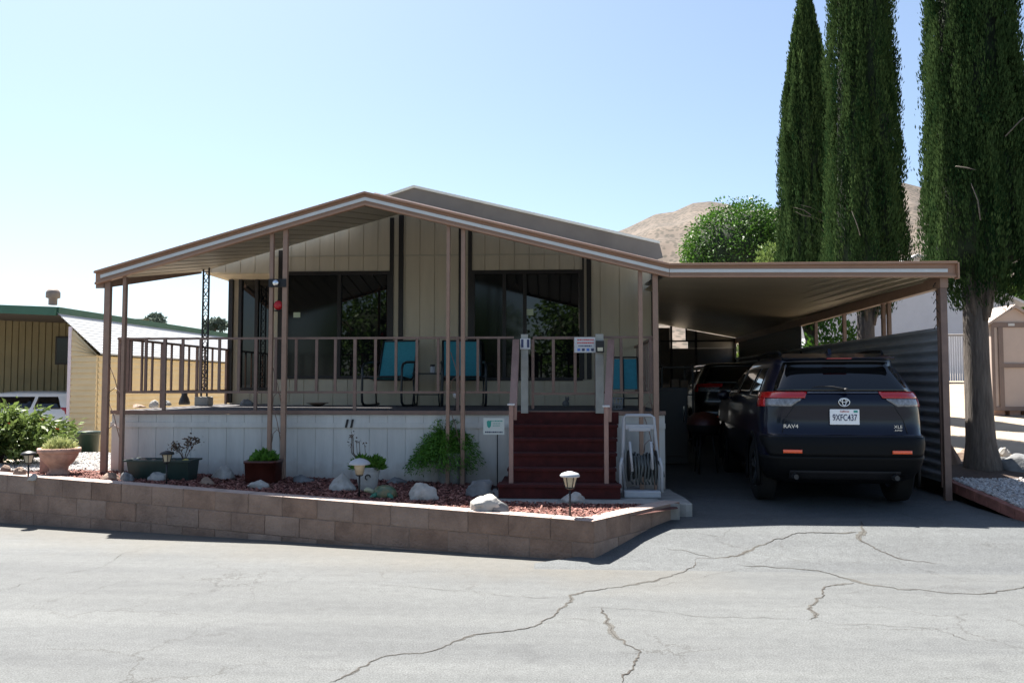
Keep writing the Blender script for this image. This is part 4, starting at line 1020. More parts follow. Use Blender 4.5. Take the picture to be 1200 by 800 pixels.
p = PZ(288, 474, ZDK); rock(288, 475, 17, 9, G_R, 'dark grey rock on the porch floor by the glass door', 25, 'stone', 'stones on the porch floor', lambda a, b: PZ(a, b, ZDK), 0, 'stone')
p = PZ(372, 476, ZDK); bw = MB(); bw.lathe([(.001,.01),(.05,.0),(.12,.035),(.17,.05),(.165,.055),(.11,.045),(.05,.015),(.001,.016)], (p.x, p.y, ZDK+.002), 22)
tag(bw.build('shallow_bowl', M['wood']), 'shallow brown bowl on the porch floor below left window', 'bowl')
p = PZ(663, 477, ZDK); dg_ = thing('stone_ornament', 'small dark rounded ornament on the porch floor behind the gate', 'ornament', (p.x, p.y, ZDK))
m = MB(); m.lathe([(math.sin(math.pi*i/9)*.05+.001, .05-math.cos(math.pi*i/9)*.05) for i in range(10)], (p.x, p.y, ZDK), 14); m.build('body', M['rock_g'], dg_)
m = MB(); m.lathe([(math.sin(math.pi*i/9)*.028+.001, .115-math.cos(math.pi*i/9)*.028) for i in range(10)], (p.x+.02, p.y-.01, ZDK), 12); m.lathe([(.012,.13),(.001,.16)], (p.x+.0, p.y-.01, ZDK), 8); m.lathe([(.012,.13),(.001,.16)], (p.x+.04, p.y-.01, ZDK), 8); m.build('head', M['rock_g'], dg_)
p = PZ(724, 480, ZDK); cr = thing('crate', 'see-through pale plastic basket on porch right of the stair post', 'basket', (p.x, p.y+.08, ZDK))
m = MB()
for i in range(9):
    a = 2*math.pi*i/9; m.tube([(p.x+.06*math.cos(a), p.y+.08+.06*math.sin(a), ZDK+.004), (p.x+.075*math.cos(a+.3), p.y+.08+.075*math.sin(a+.3), ZDK+.15)], .006, 5)
for z, r in ((.01,.06),(.08,.068),(.15,.076)): m.tube([(p.x+r*math.cos(2*math.pi*i/16), p.y+.08+r*math.sin(2*math.pi*i/16), ZDK+z) for i in range(16)], .006, 5, closed=True)
m.build('basket_weave', M['white_plastic'], cr)
# red feeder and small spotlight between the posts of the second pair
p = PY(326, 358, YF+.08); fd = thing('hanging_feeder', 'red glass bird feeder hanging between the tan posts', 'bird feeder', (p.x, YF+.085, p.z-.05))
m = MB(); m.lathe([(.001,-.055),(.03,-.05),(.052,-.02),(.055,.01),(.04,.045),(.018,.06),(.001,.062)], (p.x, YF+.085, p.z), 16); m.build('bottle', M['red'], fd)
m = MB(); m.lathe([(.001,-.075),(.045,-.07),(.055,-.058),(.001,-.056)], (p.x, YF+.085, p.z), 14); m.tube([(p.x,YF+.085,p.z+.06),(p.x+.004,YF+.085,p.z+.33)], .003, 5); m.build('base_and_hook', M['black'], fd)
p = PY(324.5, 331, YF+.03); sp_ = thing('spotlight', 'silver twin spotlight fixed on dark bar above the red feeder', 'spotlight', (p.x, YF+.03, p.z))
m = MB(); m.box(p.x-.105, p.x+.11, YF+.035, YF+.052, p.z-.055, p.z+.045); m.build('mounting_bar', M['black'], sp_)
m = MB(); m.lathe([(.001,0),(.034,0),(.038,.03),(.022,.06),(.001,.062)], (0,0,0), 14); m.v = [(p.x+v[0], YF-.03+v[2], p.z+v[1]-.01) for v in m.v]; m.build('lamp_head', M['chrome'], sp_)

# ------------------------------------------------------------------ garden lights
def coach_light(px, py, hpx, label, style, head, f=BH, p=None):
    p = p or f(px, py); D = p.y; H = hpx/F*D; t = thing('garden_light', label, 'garden light', p, 'garden lights on stakes'); s = head/F*D
    m = MB(); m.tube([(p.x,p.y,p.z-.03),(p.x,p.y,p.z+H-s*1.0)], .010, 8); m.build('stake', M['black'], t)
    z = p.z+H-s*1.0
    if style == 'mushroom':
        m = MB(); m.lathe([(.001,0),(s*.22,0),(s*.33,s*.5),(s*.34,s*.62),(.001,s*.62)], (p.x,p.y,z), 16); m.build('lamp_panel', M['lampglass'], t)
        m = MB(); m.lathe([(s*.62,s*.60),(s*.63,s*.66),(s*.52,s*.80),(s*.28,s*.92),(.001,s*.97)], (p.x,p.y,z), 22); m.lathe([(.001,s*.63),(s*.62,s*.60)], (p.x,p.y,z), 22); m.build('lamp_cap', M['white_plastic'], t)
        m = MB(); m.lathe([(.001,-s*.1),(s*.16,-s*.08),(s*.24,.0),(.001,.001)], (p.x,p.y,z), 14); m.build('collar', M['black'], t)
    else:
        m = MB(); m.lathe([(.001,0),(s*.24,0),(s*.40,s*.62),(.001,s*.62)], (p.x,p.y,z), 6); m.sm = [False]*len(m.sm); m.build('lamp_panel', M['lampglass'], t)
        m = MB()
        for i in range(6): a = math.pi/3*i; m.bar((p.x+s*.245*math.cos(a), p.y+s*.245*math.sin(a), z), (p.x+s*.41*math.cos(a), p.y+s*.41*math.sin(a), z+s*.62), .007, .007)
        m.lathe([(.001,-s*.12),(s*.12,-s*.1),(s*.26,-.002),(s*.26,.006),(.001,.007)], (p.x,p.y,z), 12)
        m.build('cage', M['black'], t)
        m = MB(); m.lathe([(.001,s*.60),(s*.54,s*.61),(s*.56,s*.68),(s*.46,s*.80),(s*.15,s*.90),(.001,s*.92)], (p.x,p.y,z), 12); m.build('lamp_cap', M['white_plastic'] if style == 'pale' else M['black'], t)
    return t
coach_light(668, 606, 55, 'coach style garden light standing in sunlit mulch before the steps', 'pale', 21)
coach_light(421, 583, 47, 'mushroom topped white garden light beside the mug planter', 'mushroom', 20)
coach_light(195, 569, 43, 'black topped garden light in front of the long trough planter', 'coach', 15)
coach_light(33, 561, 35, 'garden light under the shrub at far left beside the urn planter', 'coach', 16)

# ------------------------------------------------------------------ pots and plants
def tuft(parent, c, n, h, spread, lmat, seed, leaf=.05, arch=1.0, name='foliage', down=.0, rows=14, asp=3):
    """arching strands carrying small leaves"""
    rng = np.random.default_rng(seed); a = rng.random(n)*2*math.pi; r = spread*(.3+.7*rng.random(n)); hh = h*(.55+.45*rng.random(n))
    Ps = []; Ds = []
    for k in range(rows):
        t = (k+1)/rows
        x = c[0]+np.cos(a)*r*t**1.0; y = c[1]+np.sin(a)*r*t; z = c[2]+hh*(np.sin(t*math.pi*.5*(1+arch*.9)))-down*t*t*hh*r/spread
        P = np.stack([x, y, z], 1); Ps.append(P+rng.normal(size=P.shape)*.006)
        D = np.stack([np.cos(a), np.sin(a), .8-1.6*t*arch*np.ones(n)], 1)+rng.normal(size=P.shape)*.65; Ds.append(D)
    P = np.concatenate(Ps); D = np.concatenate(Ds); V, Fq = leaves(P, D, leaf, asp, rng)
    tint = np.repeat(np.clip(np.tile(.2+.6*rng.random(n), rows)+rng.normal(size=len(P))*.1, 0, 1), 4)
    return np_mesh(name, V, Fq, lmat, parent, tint)
def mound(parent, c, rx, ry, rz, n, leaf, lmat, seed, asp=2, name='foliage', up=.5):
    rng = np.random.default_rng(seed); d = rng.normal(size=(n, 3)); d /= np.linalg.norm(d, axis=1, keepdims=True); d[:,2] = np.abs(d[:,2])
    rad = (.35+.65*rng.random(n)**.5)*(1+.18*snoise(d, 4, seed))
    P = np.array(c)+d*np.array([rx, ry, rz])*rad[:, None]; D = d+np.array([0,0,up])+rng.normal(size=(n, 3))*.5
    V, Fq = leaves(P, D, leaf, asp, rng); tint = np.repeat(np.clip(.5+.3*snoise(P, 9, seed)+rng.normal(size=n)*.16, 0, 1), 4)
    return np_mesh(name, V, Fq, lmat, parent, tint)

# long trough planter
p = BH(194, 564); ty = p.y+.16; x0, x1 = PY(158,550,ty).x, PY(226,550,ty).x; xo0, xo1 = PY(153,538,ty).x, PY(230,538,ty).x; zb = p.z-.0; zt_ = PY(190, 537.5, ty).z
tp = thing('trough_planter', 'long dark green plastic trough planter against white skirting', 'planter', ((x0+x1)/2, ty, zb))
m = MB(); hb, htp = .11, .15
m.add([(x0,ty-hb,zb),(x1,ty-hb,zb),(x1,ty+hb,zb),(x0,ty+hb,zb),(xo0+.03,ty-htp,zt_-.02),(xo1-.03,ty-htp,zt_-.02),(xo1-.03,ty+htp,zt_-.02),(xo0+.03,ty+htp,zt_-.02)], [(0,3,2,1),(0,1,5,4),(1,2,6,5),(2,3,7,6),(3,0,4,7)])
m.add([(xo0,ty-htp-.02,zt_-.02),(xo1,ty-htp-.02,zt_-.02),(xo1,ty+htp+.02,zt_-.02),(xo0,ty+htp+.02,zt_-.02),(xo0,ty-htp-.02,zt_),(xo1,ty-htp-.02,zt_),(xo1,ty+htp+.02,zt_),(xo0,ty+htp+.02,zt_),
      (xo0+.04,ty-htp+.01,zt_),(xo1-.04,ty-htp+.01,zt_),(xo1-.04,ty+htp-.01,zt_),(xo0+.04,ty+htp-.01,zt_),(xo0+.05,ty-htp+.02,zt_-.05),(xo1-.05,ty-htp+.02,zt_-.05),(xo1-.05,ty+htp-.02,zt_-.05),(xo0+.05,ty+htp-.02,zt_-.05)],
      [(0,1,5,4),(1,2,6,5),(2,3,7,6),(3,0,4,7),(0,3,2,1),(4,5,9,8),(5,6,10,9),(6,7,11,10),(7,4,8,11),(8,9,13,12),(9,10,14,13),(10,11,15,14),(11,8,12,15)])
m.build('trough', M['darkgreen'], tp)
m = MB(); m.box(xo0+.045, xo1-.045, ty-htp+.015, ty+htp-.015, zt_-.06, zt_-.035); m.build('soil', M['soil'], tp)
cxp = PY(216, 530, ty).x; m = MB(); rr = random.Random(4)
tips = []
for i in range(9):
    a = rr.uniform(-1, 1); b_ = rr.uniform(-.1, .1); top = (cxp+a*.13, ty+b_, zt_+rr.uniform(.10, .24)); m.tube([(cxp, ty, zt_-.04), (cxp+a*.04, ty+b_*.4, zt_+.06), top], [.005,.004,.002], 5); tips.append(top)
m.build('stems', M['barkd'], tp)
rng = np.random.default_rng(9); P = np.concatenate([np.array(q)+rng.normal(size=(26,3))*.028 for q in tips]); V, Fq = leaves(P, rng.normal(size=P.shape), .03, 1.5, rng); np_mesh('foliage', V, Fq, L['twig'], tp, np.repeat(rng.random(len(P)), 4))
for i, (q, mm, s_) in enumerate(((163, W_R, .05), (171, T_R, .055), (183, T_R, .04), (207, M['soil'], .05), (221, mat('yellow_stone', (.45,.36,.10), .7), .05))):
    me = blobmesh(30+i, s_, s_*.8, s_*.6); me.materials.append(mm); o = bpy.data.objects.new('planter_stone', me); COL.objects.link(o); o.location = (PY(q, 535, ty).x, ty-.06, zt_-.02)
    tag(o, ['chalky white stone at left end inside the trough planter','tan stone second from left inside the trough planter','brownish stone left of the light in the trough planter','dark clod between light and twiggy plant in the trough','yellow stone at right end inside the trough planter'][i], 'stone', 'stones in the trough planter')
# red square pot
p = BH(309, 568); ty = p.y+.17; sC = PY(309, 550, ty); hw = .185; zt_ = PY(309, 538.5, ty).z
rp_ = thing('square_pot', 'oxblood red square pot with leafy green plant by posts', 'planter', (sC.x, ty, p.z))
m = MB(); m.lathe([(.001,0),(hw*.82,0),(hw*.95,.04),(hw,zt_-p.z-.03),(hw*1.05,zt_-p.z-.03),(hw*1.05,zt_-p.z),(hw*.9,zt_-p.z),(hw*.88,zt_-p.z-.05),(.001,zt_-p.z-.05)], (sC.x, ty, p.z), 32, power=7); m.build('pot', M['redpot'], rp_)
mound(rp_, (sC.x, ty, zt_-.04), .14, .14, .13, 700, .05, L['fern'], 11, 1.8)
# mug planter
p = BH(431, 577); ty = p.y+.12; sC = PY(431, 560, ty); zt_ = PY(431, 546.5, ty).z; s_ = .135; h_ = zt_-p.z
mg = thing('mug_planter', 'white pot shaped like a tapered mug holding bushy green plants', 'planter', (sC.x, ty, p.z))
m = MB(); m.lathe([(.001,0),(s_*.68,0),(s_*.72,.01),(s_*1.05,h_),(s_*.98,h_),(s_*.9,h_-.04),(.001,h_-.04)], (sC.x, ty, p.z), 26); m.build('pot', M['rock_w'], mg)
m = MB(); m.tube([(sC.x+.03+.03*math.cos(a), ty-s_*.98+ .0, p.z+h_*.62+.03*math.sin(a)) for a in (0, .9, 1.8, 2.7, 3.6, 4.5)], .007, 5); m.build('painted_swirl', M['black'], mg)
mound(mg, (sC.x-.07, ty, zt_-.03), .12, .10, .14, 900, .045, L['fern'], 12, 3); mound(mg, (sC.x+.09, ty, zt_-.03), .10, .10, .14, 800, .045, L['fern'], 13, 3)
m = MB(); rr = random.Random(8); sp = []
for i in range(7): x = sC.x-.16+rr.uniform(-.05, .12); z = zt_+rr.uniform(.22, .36); m.tube([(sC.x-.06, ty, zt_), (x+.01, ty, zt_+.15), (x, ty, z)], .003, 4); sp.append((x, ty, z))
m.build('stems', M['barkd'], mg)
P = np.concatenate([np.array(q)+rng.normal(size=(10,3))*.014 for q in sp]); V, Fq = leaves(P, rng.normal(size=P.shape), .02, 1.5, rng); np_mesh('flower_heads', V, Fq, L['twig'], mg, np.repeat(rng.random(len(P)), 4))
# fern in big pot
p = BH(522, 569); ty = p.y+.25; sC = PY(519, 550, ty); fp_ = thing('potted_fern', 'large spilling green asparagus fern in a grey pot by the steps', 'potted plant', (sC.x, ty, p.z))
px_ = PY(530, 550, ty).x
m = MB(); m.lathe([(.001,0),(.15,0),(.16,.02),(.20,.26),(.235,.36),(.24,.38),(.215,.38),(.20,.33),(.001,.33)], (px_, ty, p.z), 28); m.build('pot', M['concrete'], fp_)
tuft(fp_, (px_-.05, ty, p.z+.34), 620, .34, .50, L['fern'], 14, .036, .9, rows=26, down=.75, asp=3.4)
tuft(fp_, (px_-.14, ty-.05, p.z+.28), 480, .22, .46, L['fern'], 15, .036, .9, rows=24, down=1.05, asp=3.4, name='foliage')
tuft(fp_, (px_-.10, ty, p.z+.42), 60, .36, .22, L['fern'], 16, .04, .25, rows=14, name='upright_fronds')
# tortoise ornament
p = BH(449, 585); ty = p.y+.1; C_ = PY(449, 575, ty); to = thing('tortoise_ornament', 'glazed green and brown tortoise ornament crawling on the mulch', 'ornament', (C_.x, ty, p.z))
m = MB(); m.lathe([(.13,.02),(.135,.05),(.12,.085),(.085,.12),(.04,.135),(.001,.138)], (C_.x+.015, ty, p.z), 20, sy=.75); m.lathe([(.001,.018),(.13,.02)], (C_.x+.015, ty, p.z), 20, sy=.75); m.build('shell', M['ceramic'], to)
m = MB(); m.tube([(C_.x-.08,ty-.02,p.z+.05),(C_.x-.13,ty-.04,p.z+.085),(C_.x-.165,ty-.055,p.z+.095),(C_.x-.19,ty-.06,p.z+.088)], [.03,.026,.03,.012], 10); m.build('head', mat('pale_ceramic', (.30,.32,.22), .35, .1), to)
for sx, sy in ((-.09,-.09),(.1,-.09),(-.07,.08),(.1,.08)): m = MB(); m.tube([(C_.x+sx*.6,ty+sy*.7,p.z+.05),(C_.x+sx,ty+sy,p.z+.03),(C_.x+sx*1.25,ty+sy*1.2,p.z+.006)], [.028,.026,.018], 8); m.build('leg', mat('teal_ceramic', (.03,.14,.09), .3, .2, 20), to)
# garden sign on stake
pA = PY(566.5, 489.5, 9.75); pB = PY(591, 509, 9.75); gs_ = thing('garden_sign', 'small pale rectangular sign on thin stake left of steps', 'sign', ((pA.x+pB.x)/2, 9.75, .4))
m = MB(); m.box(pA.x, pB.x, 9.745, 9.755, pB.z, pA.z); m.build('sign_plate', mat('pale_sign', (.56,.60,.56), .5, 0), gs_, bevel=.002)
m = MB(); W_ = pB.x-pA.x; H_ = pA.z-pB.z; rr = random.Random(6)
for i, (f0, f1, zf_, hh) in enumerate(((.2,.9,.16,.010),(.45,.75,.32,.007),(.45,.8,.45,.007),(.08,.9,.82,.014))):
    x = pA.x+W_*f0
    while x < pA.x+W_*f1: ln = rr.uniform(.005, .02); m.box(x, x+ln, 9.7435, 9.7448, pA.z-H_*zf_-hh, pA.z-H_*zf_+hh*.2, 0 if i < 3 else 1); x += ln+.005
m.prism([(pA.x+W_*.16, pA.z-H_*.2), (pA.x+W_*.38, pA.z-H_*.2), (pA.x+W_*.36, pA.z-H_*.5), (pA.x+W_*.27, pA.z-H_*.62), (pA.x+W_*.18, pA.z-H_*.5)], 'y', 9.743, 9.7448, 0)
m.build('printed_lines', [M['greenink'], M['ink']], gs_)
m = MB(); xm = PY(583, 520, 9.77).x; m.tube([(xm,9.765,.33),(xm,9.765,pA.z-.02)], .007, 6); m.build('stake', M['black'], gs_)

# ------------------------------------------------------------------ hose reel cart
hy = 9.25; p = PZ(752, 580, .37); hy = p.y+.06
def hp(px, py, y=None): return PY(px, py, y or hy)
hr = thing('hose_reel', 'grey-white plastic hose reel cart holding coiled hose beside steps', 'hose reel', (hp(752, 580).x, hy, .362))
m = MB()
def pl_(pts, r, m_=None): (m_ or m).tube([hp(*q) for q in pts], r, 10)
for s, (xt, xb) in enumerate(((732.5, 734), (773.5, 771))):
    pass
pl_([(733,579),(731,556),(730,540),(731,489),(734,486.5),(762,486.5),(766,489),(768,510),(771,540),(772,579)], .019)
m.v = list(m.v); cart = m.build('frame', M['white_plastic'], hr)
m = MB(); a = hp(732.5, 493); b = hp(766, 503); m.box(a.x, b.x, hy-.02, hy+.02, b.z, hp(735,497).z); a = hp(738, 500); m.box(hp(736,500).x, hp(762,500).x, hy-.03, hy+.03, hp(736,505).z, hp(736,500).z); m.build('handle_panel', M['white_plastic'], hr, bevel=.008)
for P_, r_ in (([hp(727,577,hy-.2), hp(727,545,hy-.2), hp(729,536,hy-.2)], .016), ([hp(776,577,hy-.2), hp(776,548,hy-.2), hp(773,536,hy-.2)], .016), ([hp(738,517,hy-.2), hp(741,552,hy-.2)], .014), ([hp(763,517,hy-.2), hp(765,550,hy-.2)], .014)):
    m = MB(); m.tube(P_, r_, 10); m.build('leg' if r_ > .015 else 'side_bar', M['white_plastic'], hr)
m = MB(); a = hp(731, 580, hy-.2); b = hp(774, 573, hy-.2); m.box(a.x, b.x, hy-.24, hy-.12, .364, .364+.075); m.build('base_tray', M['white_plastic'], hr, bevel=.012)
cxr_ = hp(752, 545).x; czr = hp(752, 545).z; m = MB()
for sx in (-1, 1):
    m.lathe([(.001,0),(.17,0),(.175,.008),(.17,.016),(.001,.016)], (0,0,0), 26); k_ = len(m.v)-5*26
    m.v[k_:] = [(cxr_+sx*.15+v[2]-.008, hy-.04+v[0], czr+v[1]) for v in m.v[k_:]]
m.build('reel_disc', M['black'], hr)
m = MB(); N = 7*16; pts = []
for i in range(N): a = 2*math.pi*i/16; r = .125+.018*math.sin(i*.7); pts.append((cxr_-.12+.24*i/N, hy-.04+r*math.cos(a), czr+r*math.sin(a)))
m.tube(pts, .013, 6); rr = random.Random(1)
for i in range(8): x = cxr_-.13+i*.036; m.tube([(x, hy-.15, czr+.12), (x+.01, hy-.20, czr), (x+rr.uniform(-.02,.02), hy-.18, czr-.15), (x+.02, hy-.14, czr-.19)], .011, 6)
m.tube([(cxr_+.13,hy-.15,czr+.1),(cxr_+.2,hy-.2,czr),(cxr_+.22,hy-.2,czr-.1),(cxr_+.19,hy-.18,czr-.13)], .011, 6)
m.build('coiled_hose', M['hose'], hr)

# ------------------------------------------------------------------ left end: urn, shrub, bin
p = BH(69, 559); uy = p.y+.2; uc = PY(69, 545, uy); zt_ = PY(69, 524.5, uy).z; H_ = zt_-p.z; rw = PY(91.5,530,uy).x-uc.x
ur = thing('urn_planter', 'sunlit terracotta ribbed urn planter at left end of the wall', 'planter', (uc.x, uy, p.z))
m = MB(); m.lathe([(.001,0),(rw*.55,0),(rw*.56,.03),(rw*.42,.06),(rw*.45,.10),(rw*.70,H_*.5),(rw*.88,H_*.72),(rw*.9,H_*.8)], (uc.x, uy, p.z), 60, rib=.018, nrib=20)
m.lathe([(rw*.9,H_*.8),(rw*1.0,H_*.84),(rw*1.02,H_*.93),(rw*1.0,H_),(rw*.88,H_),(rw*.84,H_-.05),(.001,H_-.05)], (uc.x, uy, p.z), 60); m.build('urn', M['terracotta'], ur)
mound(ur, (uc.x+.01, uy, zt_-.04), .17, .17, .14, 1500, .045, L['pale'], 17, 3, up=1.2)
bxx = PY(50, 545, uy).x; m = MB(); m.box(bxx-.12, bxx+.02, uy+.12, uy+.26, p.z, PY(50,527,uy).z)
tag(m.build('stone_pedestal', M['terracotta'], bevel=.012), 'tan square pedestal block standing left of the urn planter', 'pedestal')
sy = 10.9; sc_ = PY(18, 520, sy)
sh = thing('flowering_shrub', 'big leafy green shrub with orange flowers at far left', 'shrub', (sc_.x-.25, sy, bedz(-6)))
rng = np.random.default_rng(31); nst = 150; 
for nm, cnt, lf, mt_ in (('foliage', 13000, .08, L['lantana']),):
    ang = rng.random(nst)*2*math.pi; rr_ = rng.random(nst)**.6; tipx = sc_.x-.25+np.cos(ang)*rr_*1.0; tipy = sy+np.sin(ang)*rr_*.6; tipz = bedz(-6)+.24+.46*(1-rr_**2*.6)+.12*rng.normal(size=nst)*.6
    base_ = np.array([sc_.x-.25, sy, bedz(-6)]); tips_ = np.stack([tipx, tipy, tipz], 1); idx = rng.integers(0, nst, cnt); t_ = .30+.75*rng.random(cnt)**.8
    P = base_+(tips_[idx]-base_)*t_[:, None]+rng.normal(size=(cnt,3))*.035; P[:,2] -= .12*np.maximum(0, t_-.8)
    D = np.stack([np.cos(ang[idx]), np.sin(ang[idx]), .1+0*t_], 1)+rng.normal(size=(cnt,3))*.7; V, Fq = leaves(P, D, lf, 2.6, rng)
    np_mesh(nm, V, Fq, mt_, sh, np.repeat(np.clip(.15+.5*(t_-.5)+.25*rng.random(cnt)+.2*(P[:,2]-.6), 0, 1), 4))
m = MB()
for i in range(22): q = tips_[i*5]; m.tube([tuple(base_), tuple(base_+(q-base_)*.5+np.array([0,0,.08])), tuple(q)], [.010,.007,.004], 5)
m.build('stems', M['barkd'], sh)
petal = mat('orange_petals', (.65,.10,.02), .6, .2, 60)
for i in range(7): m = MB(); q = tips_[i*17+2]; m.lathe([(math.sin(math.pi*j/6)*.022+.001, -math.cos(math.pi*j/6)*.016) for j in range(7)], tuple(q), 8); m.build('flower', petal, sh)
by_ = 13.3; bc = PZ(101, 532, .46); bc = Vector((PY(101, 520, by_).x, by_, .44)); zt_ = PY(101, 505, by_).z; bc.z = .27
bn = thing('plastic_bin', 'black round plastic bin by the yellow shed wall', 'bin', bc); m = MB(); h_ = zt_-bc.z
m.lathe([(.001,0),(.17,0),(.20,h_*.9),(.22,h_*.9),(.225,h_),(.19,h_),(.18,h_*.5),(.001,h_*.5)], tuple(bc), 26); m.build('bin_body', M['darkgreen'], bn)

# ------------------------------------------------------------------ neighbour home at left
NY = 15.0; nA = PY(83, 460, NY).x; nB = PY(114, 415, NY).x; nz0 = .13
zE = PY(115, 414, NY).z; nR = PY(66, 361, NY); NYE = 27.0; NYW = 18.5
nb = thing('neighbouring_home', 'yellow and olive sided home with green fascia beyond the left yard', 'house', (nB, NY, nz0))
def sid(mb, x0, y0, x1, y1, z0, z1f, pitch=.105):     # lapped horizontal boards along a wall
    d = Vector((x1-x0, y1-y0, 0)); n_ = Vector((d.y, -d.x, 0)).normalized(); z = z0; 
    while z < max(z1f(0), z1f(1)):
        zz = z+pitch; a0 = min(zz, z1f(0)); a1 = min(zz, z1f(1))
        if a0 > z or a1 > z:
            lo0 = min(z, z1f(0)); lo1 = min(z, z1f(1))
            mb.hexa([(x0+n_.x*.034,y0+n_.y*.034,lo0),(x1+n_.x*.034,y1+n_.y*.034,lo1),(x1-n_.x*.02,y1-n_.y*.02,lo1),(x0-n_.x*.02,y0-n_.y*.02,lo0),
                     (x0+n_.x*.004,y0+n_.y*.004,a0),(x1+n_.x*.004,y1+n_.y*.004,a1),(x1-n_.x*.02,y1-n_.y*.02,a1),(x0-n_.x*.02,y0-n_.y*.02,a0)])
        z = zz
m = MB(); zc = PY(83, 384, NY).z
sid(m, nA, NY, nB, NY, nz0, lambda t: lerp(zc, zE, t)-.03); sid(m, nB, NY+.03, nB, NYE, nz0, lambda t: zE-.03); m.build('side_wall', M['yellow'], nb)
m = MB(); m.box(nA-.06, nA+.0, NY-.03, NY+.03, nz0, zc+.02); m.build('corner_trim', M['lavtrim'], nb)
m = MB(); yy = NYW; m.box(nR.x+.0, nA-.061, yy, yy+.03, nz0, 2.5); panel(m, nA-11, nR.x-.001, nz0, 3.1, yy, .16, phase=.08, gd=.02, gw=.03); m.box(nA-.06, nA-.03, NY+.031, NYE, nz0, 2.45); m.build('front_wall', M['olive'], nb)
q0 = PY(64.5, 427, NYW-.02); q1 = PY(82, 394, NYW-.02); m = MB(); m.box(q0.x, q0.x+.5, NYW-.03, NYW-.002, q0.z, q1.z); nw_ = m.build('window', M['brown_trim'], nb)
m = MB(); m.box(q0.x+.04, q0.x+.46, NYW-.034, NYW-.0305, q0.z+.04, q1.z-.04); m.build('pane', M['curtain'], nw_)
# steep ribbed awning roof
m = MB(); ns = 14; 
for i in range(ns):
    u0, u1 = i/ns, (i+.82)/ns
    f0 = Vector((nR.x, 0, nR.z-.06)).lerp(Vector((nB+.08, 0, zE)), u0); f1 = Vector((nR.x, 0, nR.z-.06)).lerp(Vector((nB+.08, 0, zE)), u1); f2 = Vector((nR.x, 0, nR.z-.06)).lerp(Vector((nB+.08, 0, zE)), (i+1)/ns)
    for (a, b, o) in ((f0, f1, .0), (f1, f2, -.02)):
        m.add([(a.x,NY-.02,a.z+o),(b.x,NY-.02,b.z+o),(b.x,NYE,b.z+o),(a.x,NYE,a.z+o)], [(0,1,2,3)])
    m.add([(f1.x,NY-.02,f1.z),(f1.x,NY-.02,f1.z-.02),(f1.x,NYE,f1.z-.02),(f1.x,NYE,f1.z)], [(0,1,2,3)]); m.add([(f2.x,NY-.02,f2.z),(f2.x,NY-.02,f2.z-.02),(f2.x,NYE,f2.z-.02),(f2.x,NYE,f2.z)], [(0,1,2,3)])
m.build('awning', M['roofwhite'], nb)
m = MB(); zl = PY(0, 355.5, NY).z; th = .14; XL = nR.x-9; zL = zl+.3
m.hexa([(XL,NY-.05,zL-th),(nR.x+.02,NY-.05,nR.z-th),(nR.x+.02,NY-.0,nR.z-th),(XL,NY-.0,zL-th),(XL,NY-.05,zL),(nR.x+.02,NY-.05,nR.z+.02),(nR.x+.02,NY-.0,nR.z+.02),(XL,NY-.0,zL)])
m.box(nR.x-.0, nR.x+.05, NY+.001, NYE, nR.z-th+.02, nR.z+.022); 
ro_ = m.build('fascia', M['green_fascia'], nb)
m = MB(); m.hexa([(XL,NY+.001,zL-.10),(nR.x-.001,NY+.001,nR.z-.10),(nR.x-.001,NYE,nR.z-.10),(XL,NYE,zL-.10),(XL,NY+.001,zL-.04),(nR.x-.001,NY+.001,nR.z-.04),(nR.x-.001,NYE,nR.z-.04),(XL,NYE,zL-.04)]); m.build('roof', M['roof_face'], nb)
p = PY(65, 350, NY+.6); m = MB(); m.lathe([(.08,-.02),(.08,.10),(.13,.12),(.13,.22),(.10,.28),(.001,.30)], (p.x-.05, NY+.6, p.z-.1), 16); m.build('roof_vent', mat('vent_metal', (.25,.20,.17), .6, .1), nb)

# ------------------------------------------------------------------ car builder (stack of rounded outlines)
CARS = [ # z, half width, y rear, y front, corner radius
 (.24,.74,.32,4.30,.30),(.30,.84,.16,4.46,.26),(.42,.895,.06,4.56,.22),(.56,.92,.0,4.60,.22),(.70,.925,.0,4.60,.22),(.765,.925,.02,4.59,.22),(.785,.92,.055,4.58,.22),(.80,.915,.07,4.57,.22),
 (.92,.922,.085,4.53,.24),(1.02,.92,.085,4.42,.26),(1.08,.915,.075,4.2,.28),(1.14,.905,.08,3.75,.28),(1.20,.885,.10,3.45,.28),(1.25,.86,.14,3.32,.26),(1.34,.82,.20,3.12,.25),(1.44,.765,.275,2.88,.24),
 (1.53,.715,.35,2.62,.24),(1.56,.70,.345,2.52,.24),(1.59,.69,.325,2.42,.24),(1.615,.66,.34,2.28,.26),(1.645,.60,.48,2.05,.3),(1.665,.50,.75,1.9,.35),(1.672,.25,1.1,1.7,.25)]
_cz = [c[0] for c in CARS]
def carS(z, k): return float(np.interp(z, _cz, [c[k] for c in CARS]))
def outline_pt(z, s, off=0):
    """s = distance along the rear half outline from the centre line; sign gives the side"""
    w_, yr_, r = carS(z,1), carS(z,2), carS(z,4); a = abs(s); sg = 1 if s >= 0 else -1; crown_ = .03
    flat = w_-r; arc = r*math.pi/2
    if a <= flat: x = a; y = yr_+crown_*(a/w_)**2; nx, ny = 0, -1
    elif a <= flat+arc: t = (a-flat)/r; x = flat+r*math.sin(t); y = yr_+crown_*(flat/w_)**2+r*(1-math.cos(t)); nx, ny = math.sin(t), -math.cos(t)
    else: x = w_; y = yr_+crown_*(flat/w_)**2+r+(a-flat-arc); nx, ny = 1, 0
    return Vector((sg*(x+nx*off), y+ny*off, z))
